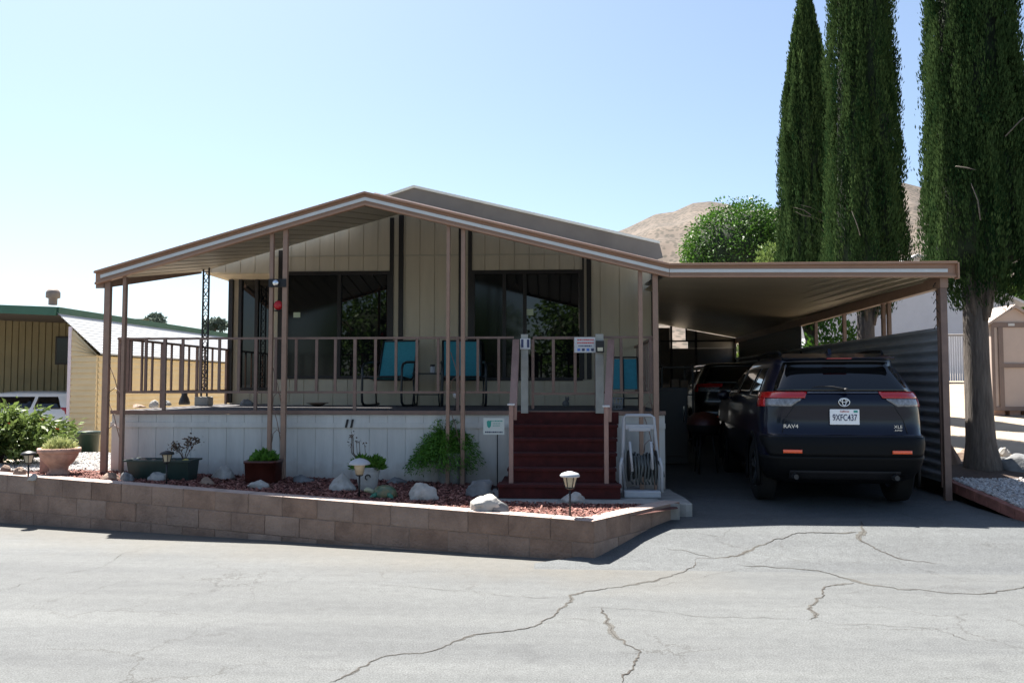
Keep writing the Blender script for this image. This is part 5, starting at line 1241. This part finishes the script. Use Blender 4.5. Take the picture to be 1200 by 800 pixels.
def car_patch(poly_fn, z0, z1, off, nz=8, ns=16, th=.012):
    """closed thin shell patch lying on the body; poly_fn(z)->(s0,s1)"""
    m = MB(); 
    for o in (off, off-th):
        vs = []
        for j in range(nz+1):
            z = lerp(z0, z1, j/nz); s0, s1 = poly_fn(z)
            for i in range(ns+1): vs.append(outline_pt(z, lerp(s0, s1, i/ns), o))
        m.add(vs, [(j*(ns+1)+i, j*(ns+1)+i+1, (j+1)*(ns+1)+i+1, (j+1)*(ns+1)+i) for j in range(nz) for i in range(ns)], 0, True)
    n = (nz+1)*(ns+1); ed = [j*(ns+1) for j in range(nz+1)]; 
    def strip(L_): m.f.extend([(L_[i], L_[i+1], L_[i+1]+n, L_[i]+n) for i in range(len(L_)-1)]); m.m.extend([0]*(len(L_)-1)); m.sm.extend([False]*(len(L_)-1))
    strip(ed); strip([e+ns for e in ed]); strip(list(range(ns+1))); strip([nz*(ns+1)+i for i in range(ns+1)])
    return m
def make_car(label, paint, loc, rz, detail=True, scale=1.0, group=None, cat='car', clad=None, sxx=1.0):
    t = thing('parked_car', label, cat, (0,0,0), group)
    vs = []; ring = []
    for (z, w_, yr_, yf_, r) in CARS:
        pts = []
        half = []
        rf_ = min(.45, (yf_-yr_)*.3, w_*.9); mid = (yr_+yf_)/2; flat = w_-r
        for i in range(7): half.append(tuple(outline_pt(z, flat*i/6))[:2])
        for i in range(1, 8): half.append(tuple(outline_pt(z, flat+r*math.pi/2*i/7))[:2])
        y_s = half[-1][1]; 
        for i in range(1, 25): half.append((w_, lerp(y_s, yf_-rf_, i/24)))
        for i in range(1, 8): a = math.pi/2*i/7; half.append((w_-rf_*(1-math.cos(a)), yf_-rf_+rf_*math.sin(a)))
        for i in range(1, 6): half.append(((w_-rf_)*(1-i/5), yf_+.06*(i/5) if z < 1.1 else yf_+.03*i/5))
        full = half+[(-x, y) for x, y in reversed(half[1:-1])]
        ring.append([(x, y, z) for x, y in full])
    N = len(ring[0]); m = MB(); vs = [v for r_ in ring for v in r_]
    fs = [(j*N+i, j*N+(i+1)%N, (j+1)*N+(i+1)%N, (j+1)*N+i) for j in range(len(ring)-1) for i in range(N)]
    m.add(vs, fs, 0, True); m.f.append(tuple(range(N))[::-1]); m.m.append(1); m.sm.append(False); m.f.append(tuple((len(ring)-1)*N+i for i in range(N))); m.m.append(0); m.sm.append(True)
    for k_ in range(len(m.f)):
        if all(vs[i][2] < .43 for i in m.f[k_] if i < len(vs)): m.m[k_] = 1
    body = m.build('body', [paint, M['carplastic']], t, keep=True)
    WH = [(.80, .35), (3.49, .35)]; tw = .235
    cut = MB()
    for (wy, wz) in WH:
        for sx in (-1, 1):
            n_ = 40; c_ = [(wy+.385*math.cos(2*math.pi*i/n_), wz+.385*math.sin(2*math.pi*i/n_)) for i in range(n_)]; cut.prism(c_, 'x', sx*.62, sx*1.1)
    co = cut.build('cut', M['carplastic'], None); bo = body.modifiers.new('arch', 'BOOLEAN'); bo.operation = 'DIFFERENCE'; bo.object = co; bo.solver = 'EXACT'
    dg = bpy.context.evaluated_depsgraph_get(); me2 = bpy.data.meshes.new_from_object(body.evaluated_get(dg)); body.modifiers.clear(); body.data = me2; bpy.data.objects.remove(co)
    for wy, wz in WH:
        for sx in (-1, 1):
            w0 = MB(); xc = sx*.80
            prof = [(.20,-tw/2+.02),(.30,-tw/2),(.345,-tw/2+.02),(.355,-tw/2+.05),(.355,tw/2-.05),(.345,tw/2-.02),(.30,tw/2),(.20,tw/2-.02)]
            w0.lathe(prof, (0,0,0), 36); w0.v = [(xc+v[2]*1, wy+v[0], wz+v[1]) for v in w0.v]; wo = w0.build('tyre', M['tyre'], t, keep=True)
            w1 = MB(); w1.lathe([(.23,-.09),(.235,.09),(.20,.10)], (0,0,0), 30); w1.lathe([(.001,.075),(.06,.08),(.065,.06)], (0,0,0), 16); w1.v = [(xc+v[2]*sx, wy+v[0], wz+v[1]) for v in w1.v]
            for q in range(5):
                a = 2*math.pi*q/5+.3
                for da in (-.12, .12): w1.bar((xc+sx*.075, wy+.04*math.cos(a), wz+.04*math.sin(a)), (xc+sx*.085, wy+.225*math.cos(a+da), wz+.225*math.sin(a+da)), .03, .03)
            w1.build('rim', M['rim'], wo, keep=True)
            ar = MB(); pts = [(sx*(.93), wy+.405*math.cos(a), wz+.405*math.sin(a)) for a in [math.pi*(-.12+1.24*i/18) for i in range(19)]]; ar.tube(pts, .035, 8); ar.v = [(v[0]*.985 if abs(v[0]) > .93 else v[0], v[1], v[2]) for v in ar.v]; ar.build('wheel_arch', M['carplastic'] if clad is None else paint, t, keep=True)
    # glazing
    sA = lambda z: carS(z,1)-.075
    car_patch(lambda z: (-sA(z), sA(z)), 1.25, 1.575, .004, 8, 20).build('rear_window', M['carglass'], t, keep=True)
    for sg in (-1, 1):
        base = lambda z: carS(z,1)-carS(z,4)+carS(z,4)*math.pi/2
        for (y0a, y0b, y1a, y1b) in ((.42,.60,1.00,1.0),(1.07,1.07,2.0,2.0),(2.07,2.07,2.95,2.25)):
            car_patch(lambda z, a=y0a, b=y0b, c=y1a, d_=y1b, s=sg: (s*(base(z)+lerp(a,b,(z-1.2)/.33)-carS(z,2)*.9-.18), s*(base(z)+lerp(c,d_,(z-1.2)/.33)-carS(z,2)*.9-.18)), 1.21, 1.52, .004, 6, 8).build('side_window', M['carglass'], t, keep=True)
    # tail lamps
    for sg in (-1, 1):
        b0 = lambda z: sg*(carS(z,1)-.40+ (1.20-z)*.9 if False else carS(z,1)-.44+max(0, (1.20-z))*1.1)
        tl = car_patch(lambda z, s=sg: (s*(.40+max(0, 1.245-z)*.55), s*(1.16-max(0, 1.235-z)*.25)), 1.178, 1.248, .016, 4, 22, .03).build('tail_lamp', M['redlens'], t, keep=True)
        car_patch(lambda z, s=sg: (s*(.90), s*(1.13)), 1.085, 1.181, .014, 4, 8, .03).build('lamp_red_corner', M['redlens'], tl, keep=True)
        car_patch(lambda z, s=sg: (s*(.47+max(0, 1.165-z)*1.6), s*(.895)), 1.088, 1.175, .012, 4, 10, .03).build('lamp_lens', M['clearlens'], tl, keep=True)
        # bumper reflectors
        car_patch(lambda z, s=sg: (s*.50, s*.71), .592, .628, .034, 2, 8, .03).build('reflector', M['reflect'], t, keep=True)
        if detail:
            e = MB(); e.tube([(sg*.56,.14,.335),(sg*.56,.02,.335)], .035, 14, caps=False); e.tube([(sg*.56,.14,.335),(sg*.56,.03,.335)], .028, 14); e.build('exhaust_tip', mat('dull_exhaust', (.03,.03,.032), .5, .1), t, keep=True)
            mr = MB(); mr.lathe([(math.sin(math.pi*i/8)*.09+.001, -math.cos(math.pi*i/8)*.07) for i in range(9)], (sg*1.03, 2.62, 1.18), 14, sy=.7); mr.tube([(sg*.88,2.62,1.13),(sg*1.0,2.62,1.15)], .02, 8); mr.build('door_mirror', paint, t, keep=True)
            rr_ = MB(); rr_.tube([(sg*.60,.55,1.655),(sg*.615,.65,1.70),(sg*.615,1.2,1.715),(sg*.605,2.0,1.70),(sg*.595,2.1,1.65)], .017, 8); rr_.build('roof_rail', M['carplastic'], t, keep=True)
    if detail:
        # lower bumper cladding
        car_patch(lambda z: (-1.12, 1.12), .33, .56, .006, 6, 40).build('bumper', M['carplastic'], t, keep=True)
        car_patch(lambda z: (-.86-(z-.56)*.9, .86+(z-.56)*.9), .56, .765, .010, 6, 36).build('bumper_step', M['carplastic'], t, keep=True)
        car_patch(lambda z: (-.62, .62), .30, .40, .016, 3, 16).build('skid_plate', mat('dark_silver_trim', (.016,.016,.018), .5, .1, spec=.2), t, keep=True)
        car_patch(lambda z: (-.40, .40), 1.232, 1.248, .018, 2, 16).build('garnish_bar', M['navy_trim'], t, keep=True)
        sp1 = MB(); vs = []
        sp1.hexa([(-.66,.30,1.60),(.66,.30,1.60),(.60,.75,1.655),(-.60,.75,1.655),(-.64,.235,1.618),(.64,.235,1.618),(.58,.72,1.685),(-.58,.72,1.685)]); sp1.build('spoiler', paint, t, keep=True, bevel=.012)
        hs_ = MB(); hs_.box(-.14, .14, .228, .25, 1.607, 1.616); hs_.build('brake_light', M['redlens'], t, keep=True)
        wp_ = MB(); wp_.tube([(.03,.10,1.262),(.0,.085,1.275),(-.12,.09,1.30),(-.26,.105,1.305),(-.34,.12,1.295)], [.014,.014,.010,.008,.005], 8); wp_.lathe([(.001,0),(.03,.0),(.028,.03),(.001,.034)], (.03,.085,1.252), 12); wp_.build('wiper', M['black'], t, keep=True)
        an = MB(); an.prism([(.62,1.66),(.80,1.67),(.68,1.735),(.66,1.735)], 'x', -.02, .02); an.build('roof_antenna', paint, t, keep=True)
        car_patch(lambda z: (-1.0, 1.0), .772, .780, .006, 1, 40, .01).build('bumper_seam', M['black'], t, keep=True)
        # crease lines of the hatch
        cr_ = MB(); 
        for sg in (-1, 1):
            cr_.tube([outline_pt(.80, sg*.70, .001), outline_pt(.95, sg*.66, .001), outline_pt(1.09, sg*.56, .001)], .004, 5)
        cr_.build('hatch_seam', M['black'], t, keep=True)
        # emblem: three interlocked ellipses
        em = MB(); ye = .062; ze = 1.135
        def ell(cx, cz2, rx_, rz_): em.tube([(cx+rx_*math.cos(2*math.pi*i/24), ye, cz2+rz_*math.sin(2*math.pi*i/24)) for i in range(24)], .0065, 6, closed=True)
        ell(0, ze, .062, .043); ell(0, ze+.004, .022, .038); ell(0, ze+.018, .044, .016); em.build('emblem', M['chrome'], t, keep=True)
        # number plate
        pp = MB(); pp.box(-.165, .165, .052, .064, .895, 1.06); npl = pp.build('number_plate', M['plate'], t, keep=True, bevel=.004)
        def tx(s, size, mm, x, z, y, par, **k_):
            o = text(s, size, mm, None, (0,0,0), ext=.0015, **k_); o.parent = par; o.location = (x, y, z); return o
        tx('9XFC437', .098, M['ink'], 0, .968, .0495, npl, name='registration', sx=.72, bold=.0005)
        tx('California', .026, M['redink'], 0, 1.037, .0495, npl, name='state_name')
        sq = MB(); sq.box(.10, .145, .0495, .0515, 1.025, 1.048); sq.build('sticker', M['greenink'], npl, keep=True)
        tx('RAV4', .058, M['chrome'], -.60, .872, outline_pt(.872, .60).y-.006, t, name='model_lettering', sx=1.25)
        tx('XLE', .045, M['chrome'], .60, .872, outline_pt(.872, .60).y-.006, t, name='trim_lettering', sx=1.2)
        tx('AWD', .028, M['chrome'], .60, .835, outline_pt(.835, .60).y-.006, t, name='trim_lettering', sx=1.2)
    t.location = loc; t.rotation_euler = (0, 0, rz); t.scale = (scale*sxx, scale, scale)
    return t
M['reflect'] = mat('orange_red_reflector', (.95,.13,.04), .25, 0, coat=1)
M['navy_trim'] = mat('satin_blue_trim', (.10,.11,.14), .25, .0, metal=.6)
ry = 9.05; rx = PY(985, 500, ry).x; rz_ = drivez(rx, ry+2)
make_car('dark navy compact SUV parked nose-in under the carport with white number plate', M['navy'], (rx+.06, ry, rz_), R(-4.2), sxx=.925)
ry2 = 15.6; rx2 = PY(845, 450, ry2).x; make_car('black car parked in the darkness ahead of the navy SUV', M['blackpaint'], (rx2+.45, ry2, drivez(0, ry2+2)), R(0), detail=False, scale=.97)
make_car('silver white car half hidden behind the shrub in the neighbouring carport', M['whitepaint'], (-9.15, 16.6, .19), R(90), detail=False, scale=.98, clad=True)
bpy.data.objects['parked_car.002'].scale.z = .765

# clutter in the carport's dark left side
m = MB(); y = 13.4; a = PY(776, 470, y); cab = thing('storage_cabinet', 'grey appliance sized cabinet standing in carport shade by the house', 'cabinet', (a.x+.3, y, .35))
m.box(HX1+.03, HX1+.50, y, y+.6, .33, 1.55); cb = m.build('cabinet_body', M['applia'], cab, bevel=.01)
m = MB(); m.box(HX1+.05, HX1+.48, y-.02, y-.001, .45, 1.5); m.build('door', M['applia'], cab, bevel=.008)
m = MB(); m.box(HX1+.42, HX1+.44, y-.05, y-.021, 1.0, 1.25); m.build('handle', M['chrome'], cab)
sh_ = thing('shelf_rack', 'dark shelf rack loaded with odds and ends in the carport', 'shelves', (HX1+.6, 15, .4)); m = MB()
for dx in (0, .55):
    for dy in (0, .9): m.box(HX1+.28+dx, HX1+.31+dx, 15+dy, 15.03+dy, .4, 1.95)
for z in (.6, 1.0, 1.4, 1.9): m.box(HX1+.28, HX1+.86, 15, 15.93, z, z+.02)
m.build('rack', M['iron'], sh_)
m = MB(); rr = random.Random(12)
for z in (.62, 1.02, 1.42):
    for i in range(3): x = HX1+.31+i*.18; h_ = rr.uniform(.15, .3); m.box(x, x+.14, 15.1+.1*i, 15.35+.1*i, z+.002, z+h_)
m.build('stored_boxes', M['wood'], sh_, bevel=.01)
bk = thing('grill', 'small dark barbecue with red lid in the carport by shelves', 'barbecue', (HX1+.62, 12.1, .33))
gx = HX1+.55; m = MB(); m.lathe([(.001,0),(.12,.01),(.22,.08),(.24,.16)], (gx, 12.3, .33+.52), 20); m.build('bowl', M['black'], bk)
m = MB(); m.lathe([(.245,.16),(.23,.25),(.14,.33),(.001,.35)], (gx, 12.3, .33+.52), 20); m.build('lid', mat('faded_red_enamel', (.05,.008,.006), .4, .1), bk)
for a in (0, 2.1, 4.2): m = MB(); m.tube([(gx+.12*math.cos(a), 12.3+.12*math.sin(a), .33+.56), (gx+.2*math.cos(a), 12.3+.2*math.sin(a), .31)], .012, 6); m.build('leg', M['iron'], bk)

# ------------------------------------------------------------------ trees
tC = GH(1147, 556, yardz); 
cypress(0, (tC.x+.16, tC.y+.2, tC.z), .64, PY(1150, 338, tC.y).z, 12.5, 'nearest and widest cypress with bare grey trunk right of the carport', 41, 330000, 'tall Italian cypresses', trunk_r=.135, leaf=.052)
yb_t = 14.6; pb = PY(1018, 400, yb_t); cypress(0, (pb.x, yb_t, yardz(0, yb_t)), .66, 3.0, 17.0, 'middle cypress rising beyond the top of the picture behind the carport', 42, 250000, 'tall Italian cypresses', trunk_r=.13, leaf=.06)
ya_t = 18.2; pa = PY(950, 400, ya_t); cypress(0, (pa.x, ya_t, yardz(0, ya_t)), .56, 3.0, PY(943, 4, ya_t).z, 'slimmest cypress with pointed tip furthest left behind the carport', 43, 150000, 'tall Italian cypresses', trunk_r=.11, leaf=.07, taper=1.05, tp=1.0)
def dead(tree, Yt, paths):
    m = MB()
    for P_ in paths: m.tube([PY(a, b, Yt) for a, b in P_], [.008]*(len(P_)-1)+[.003], 5)
    o = m.build('dead_branches', M['deadwood'], tree)
M['deadwood'] = mat('bare_grey_twigs', (.12,.10,.08), .9, .2, 10)
dead(bpy.data.objects['cypress_tree.002'], ya_t-.58, [[(972,262),(955,255),(942,246),(930,243)],[(955,255),(940,252),(932,248)],[(968,275),(958,262),(948,252)],[(970,281),(958,279),(950,274)],[(965,250),(950,243),(938,240)]])
dead(bpy.data.objects['cypress_tree.001'], yb_t-.68, [[(1008,276),(1004,262),(998,247)],[(1004,262),(1000,252)]])
dead(bpy.data.objects['cypress_tree'], tC.y-.42, [[(1149,258),(1146,235),(1138,215)],[(1120,195),(1134,197),(1143,199)],[(1178,160),(1195,142),(1210,130)]])
yrn = 26; pr_ = PY(862, 285, yrn); crown_tree('round_tree', 'bright green dome-shaped leafy tree behind the carport roof', 'tree', (pr_.x+.15, yrn, yardz(0, yrn)), PY(862, 300, yrn).z, 1.75, 1.6, 1.55, 60000, .08, L['round'], 51, .12, clumps=170, core=.84)
q = PY(905, 300, 21.5); sb2 = thing('shrub', 'yellow-green shrub peeking over carport roof left of the cypresses', 'shrub', (q.x, 21.5, yardz(0,21.5)))
mound(sb2, (q.x, 21.5, PY(905, 320, 21.5).z), .45, .4, .75, 1500, .09, L['lantana'], 52, 2); m = MB(); m.tube([(q.x,21.5,yardz(0,21.5)),(q.x,21.5,PY(905,318,21.5).z)], .05, 7); m.build('trunk', M['barkd'], sb2)
for i, (px_, yy_, s_, lb) in enumerate(((182, 120, 1.0, 'distant grey-green tree above the neighbouring roof left of iron post'), (252, 118, 1.5, 'distant leafy tree above green roofline beside the porch corner'))):
    q = PY(px_, 374 if i == 0 else 379, yy_); crown_tree('distant_tree', lb, 'tree', (q.x, yy_, .3), q.z-.25, 1.3*s_, 1.3, .9, 1500, .4, L['dull'], 60+i, .2, 'trees beyond the neighbouring roof', clumps=24, core=.6)
q = PY(975, 385, 17); hd = thing('hedge_shrub', 'sunlit green shrub seen through the carport side opening', 'shrub', (q.x, 17.5, yardz(0,17.5))); mound(hd, (q.x+.3, 17.5, 1.6), .9, .5, 1.35, 3000, .09, L['round'], 53, 2); mound(hd, (q.x-.3, 22, 1.8), .9, .5, 1.1, 1800, .1, L['lantana'], 54, 2)
m = MB(); m.tube([(q.x+.3,17.5,yardz(0,17.5)),(q.x+.3,17.5,2.0)], .05, 7); m.build('trunk', M['barkd'], hd)
# trees across the street, seen mirrored in the window glass
for i, (x, y, s_) in enumerate(((-3.6,-9,1.0),(.9,-11,1.15),(-8.5,-12,1.2))):
    crown_tree('broadleaf_tree', ['leafy tree across the street mirrored in left porch window','leafy tree across the street mirrored in right porch window','leafy tree across the street mirrored in the glass door'][i], 'tree', (x, y, 0), 3.3*s_, 2.0*s_, 2.0*s_, 1.9*s_, 5000, .22, L['mulb'], 70+i, .16, 'trees across the street', clumps=45, core=.5)

# ------------------------------------------------------------------ right-hand side: shed, building, fence, boulders, edging
shy = 16.6; sx0 = PY(1162, 430, shy).x; zb = PY(1170, 481, shy).z; ze_ = PY(1163, 376, shy).z; apx = PY(1187.5, 357, shy); sx1 = apx.x*2-sx0; zb = min(zb, yardz(0, shy)+.16)
shd = thing('garden_shed', 'beige garden shed with brown trim and gable roof at right', 'shed', ((sx0+sx1)/2, shy, yardz(0,shy)))
m = MB(); m.prism([(sx0, zb), (sx1, zb), (sx1, ze_), (apx.x, apx.z-.07), (sx0, ze_)], 'y', shy, shy+.7); m.build('wall', M['shed'], shd)
m = MB(); o = .07; 
m.prism([(sx0-o, ze_-o*.55), (apx.x, apx.z), (sx1+o, ze_-o*.55), (sx1+o, ze_-o*.55-.05), (apx.x, apx.z-.06), (sx0-o, ze_-o*.55-.05)], 'y', shy-.08, shy+.72); m.build('roof', mat('shed_roof_felt', (.36,.29,.25), .8, .1), shd)
m = MB(); t_ = .07; y0_ = shy-.02; y1_ = shy-.001
m.box(sx0, sx0+.06, y0_, y1_, zb, ze_); d0 = sx0+.13*1.0; d1 = sx1-.13
m.box(sx0+.06, sx1-.06, y0_, y1_, ze_-.13, ze_-.03); m.box(d0+.0, d0+.09, y0_-.01, y1_-.001, zb+.02, ze_-.131); m.box(sx0+.06, sx1-.06, y0_-.005, y1_-.002, zb, zb+.08)
m.box(d0+.09, d1, y0_-.01, y1_-.001, lerp(zb, ze_, .50)-.04, lerp(zb, ze_, .50)+.04); m.build('trim', M['shedtrim'], shd)
m = MB(); m.box((sx0+apx.x)/2+.1, (sx0+apx.x)/2+.22, shy-.03, shy-.021, ze_-.10, ze_-.05); m.build('label_plate', M['white'], shd)
m = MB()
for i in range(3): x = lerp(sx0+.15, sx1-.15, i/2); m.box(x-.1, x+.1, shy+.05, shy+.25, yardz(0, shy)-.1, zb-.001)
m.build('foundation_block', M['terracotta'], shd)
byy = 30; r0 = PY(1072, 298.5, byy); re = PY(1190, 352, byy); gz0 = 1.6
bl = thing('white_building', 'big pale gabled building beyond the fence behind the cypresses', 'building', (r0.x, byy, gz0))
xl = r0.x-(re.x-r0.x); m = MB(); m.prism([(xl, gz0), (re.x, gz0), (re.x, re.z-.1), (r0.x, r0.z-.1), (xl, re.z-.1)], 'y', byy, byy+9); m.build('wall', M['bldg'], bl)
m = MB(); m.prism([(xl-.3, re.z-.23), (r0.x, r0.z), (re.x+.3, re.z-.13), (re.x+.3, re.z-.22), (r0.x, r0.z-.098), (xl-.3, re.z-.32)], 'y', byy-.3, byy+9.3); m.build('roof', M['bldgroof'], bl)
fy = 24.5; fa = PY(1104, 400, fy).x; fz0 = yardz(0, fy); fz1 = PY(1120, 392.5, fy).z; wf = thing('slat_fence', 'white slatted chain link fence beyond the sandy yard', 'fence', (fa, fy, fz0)); m = MB(); x = fa-1.5
while x < fa+9: m.box(x, x+.055, fy, fy+.012, fz0+.03, fz1-.03); x += .066
m.build('slats', M['bldg'], wf)
m = MB(); m.tube([(fa-1.5,fy-.02,fz1),(fa+9,fy-.02,fz1)], .025, 8)
for i in range(5): x = fa-.3+i*2.3; m.tube([(x,fy-.03,fz0-.1),(x,fy-.03,fz1+.04)], .03, 8)
m.build('fence_frame', M['roof_face'], wf)
hg = thing('far_tree', 'dark green tree behind the pale building at right edge', 'tree', (PY(1188,345,42).x, 42, 2.5))
mound(hg, (PY(1190,345,42).x, 42, 3.4), 3.6, 2.0, 3.4, 5000, .3, L['mulb'], 81, 1.6); m = MB(); m.tube([(hg.location.x,42,2.3),(hg.location.x,42,5)], .2, 8); m.build('trunk', M['barkd'], hg)
sb_ = MB(); vs_ = [(tC.x+.1+ (1.25+.15*math.sin(3*a))*math.cos(a), tC.y+.25+(.75+.08*math.sin(4*a))*math.sin(a)) for a in [2*math.pi*i/28 for i in range(28)]]
vs_ = [(max(x, FX0+.06), y) for x, y in vs_]
sb_.add([(tC.x+.1, tC.y+.25, yardz(0, tC.y+.25)+.06)]+[(x, y, yardz(x, y)+.02) for x, y in vs_], [(0, i+1, (i+1)%28+1) for i in range(28)], 0, True)
tag(sb_.build('soil_bed', M['soil']), kind='structure')
def YH(px, py): return GH(px, py, yardz)
for i, a in enumerate(((1119,548,20,26,T_R,'tall brown boulder between the fence post and the big trunk'),(1133,540,22,14,T_R,'lower brown boulder touching left side of the big trunk'),(1176,552,26,18,G_R,'grey boulder just right of the big trunk'),(1199,556,48,26,G_R,'largest grey boulder at right edge under the cypress'),(1178,536,14,12,W_R,'small pale boulder behind the grey boulders right of trunk'))):
    rock(a[0], a[1], a[2], a[3], a[4], a[5], 90+i, 'boulder', 'boulders around the big cypress', YH, 0, 'boulder')
# brick edging along the driveway
m = MB(); y = 7.75; rr = random.Random(7)
while y < 10.3:
    xa = xr_edge(y)+.02; xb = xr_edge(y+.2)+.02; z = max(yardz(xa, y), drivez(xa, y))+.02
    z2 = max(yardz(xb, y+.2), drivez(xb, y+.2))+.02; j = rr.uniform(-.004, .004)
    m.hexa([(xa,y+.004,z-.12),(xa+.09,y+.004,z-.12),(xb+.09,y+.196,z2-.12),(xb,y+.196,z2-.12),(xa,y+.004,z+j),(xa+.09,y+.004,z+j),(xb+.09,y+.196,z2+j),(xb,y+.196,z2+j)]); y += .2
tag(m.build('brick_edging', M['brick'], bevel=.008), 'low red brick edging between driveway and white gravel', 'edging')

# ------------------------------------------------------------------ loose stuff: mulch chips, white pebbles
def scatter(name, n, sampler, size, mt, seed, kind):
    rng = np.random.default_rng(seed); P = sampler(rng, n); n = len(P)
    base = np.array([[1,0,0],[0,1,0],[-1,0,0],[0,-1,0],[0,0,.7],[0,0,-.7]]) if kind == 'peb' else np.array([[1,.35,0],[1,-.35,0],[-1,-.4,0],[-1,.3,0],[.7,0,.18],[-.8,.05,.16]])
    Fb = np.array([[0,1,4],[1,2,4],[2,3,4],[3,0,4],[1,0,5],[2,1,5],[3,2,5],[0,3,5]]) if kind == 'peb' else np.array([[0,3,4],[3,5,4],[3,2,5],[2,1,5],[1,4,5],[1,0,4]])
    s = size*(.55+.9*rng.random((n,1,1))); a = rng.random(n)*2*math.pi; ti = rng.normal(size=n)*.45; tj = rng.normal(size=n)*.35
    B = np.repeat(base[None], n, 0)*s*(1+.3*rng.normal(size=(n, len(base), 3))*.5)
    ca, sa = np.cos(a)[:,None], np.sin(a)[:,None]; x = B[:,:,0]*ca-B[:,:,1]*sa; y = B[:,:,0]*sa+B[:,:,1]*ca; z = B[:,:,2]+x*np.sin(ti)[:,None]+y*np.sin(tj)[:,None]
    V = np.stack([x, y, z], 2)+P[:,None,:]; k_ = len(base)
    Fq = (Fb[None]+(np.arange(n)*k_)[:,None,None]).reshape(-1,3)
    tint = np.repeat(rng.random(n), k_); return np_mesh(name, V.reshape(-1,3), Fq, mt, None, tint, k=3)
def s_bed(rng, n):
    u = rng.random(n)**1.0; s = -.1+rng.random(n)*8.3; nrm = Vector((WDIR.y, -WDIR.x, 0)); nrm = nrm if nrm.y > 0 else -nrm
    dpt = .2+u*2.1; x = WA.x+WDIR.x*s+nrm.x*dpt; y = WA.y+WDIR.y*s+nrm.y*dpt
    ok = (y < YD-.02) | (x < DL-.1); ok &= ~((x > -.78) & (y > 8.70)); 
    ok &= (y > WA.y+(x-WA.x)*(WE.y-WA.y)/(WE.x-WA.x)+.26) | (x < WA.x-.1); ok &= ~((x < -6.3) | ((x < -5.35) & (y > 10.2)))
    x, y = x[ok], y[ok]; z = np.array([bedz(a) for a in x])+.004+rng.random(len(x))*.014; return np.stack([x, y, z], 1)
tag(scatter('wood_mulch', 30000, s_bed, .021, M['chips'], 5, 'chip'), 'red wood chip mulch covering the raised planting bed', 'mulch', kind='stuff')
def s_tri(rng, n):     # fill the corner triangle by the return wall
    x = WA.x+(rng.random(n))*1.0; y = WA.y+.1+rng.random(n)*1.3; ok = (y > WA.y+(x-WA.x)*(WE.y-WA.y)/(WE.x-WA.x)+.27) & (y < 8.71); x, y = x[ok], y[ok]
    return np.stack([x, y, .345+rng.random(len(x))*.012], 1)
m = MB(); m.add([(WA.x-.3,WA.y+.15,.335),(WA.x+.1,WA.y+.22,.335),(1.24,8.6,.335),(1.24,8.75,.335),(-.8,8.75,.335)], [(0,1,2,3,4)]); tag(m.build('planting_bed_corner', M['mulchbase']), kind='structure')
tag(scatter('wood_mulch', 6000, s_tri, .021, M['chips'], 6, 'chip'), 'red wood chip mulch in the sunny corner before the steps', 'mulch', kind='stuff')
def s_grav(rng, n):
    y = 7.9+rng.random(n)*2.35; x = np.array([xr_edge(a) for a in y])+.11+rng.random(n)**1.3*3.2; z = np.array([yardz(a, b) for a, b in zip(x, y)])+.01+rng.random(n)*.018
    return np.stack([x, y, z], 1)
tag(scatter('white_gravel', 22000, s_grav, .020, M['pebbles'], 8, 'peb'), 'white gravel beside the driveway under the big cypress', 'gravel', kind='stuff')
def s_gl(rng, n):
    x = -7.6+rng.random(n)*2.3; y = 10.1+rng.random(n)*2.6; return np.stack([x, y, np.array([bedz(a) for a in x])+.004+rng.random(n)*.012], 1)
tag(scatter('white_gravel', 9000, s_gl, .017, M['pebbles'], 9, 'peb'), 'sunlit pale gravel behind the urn planter at left', 'gravel', kind='stuff')
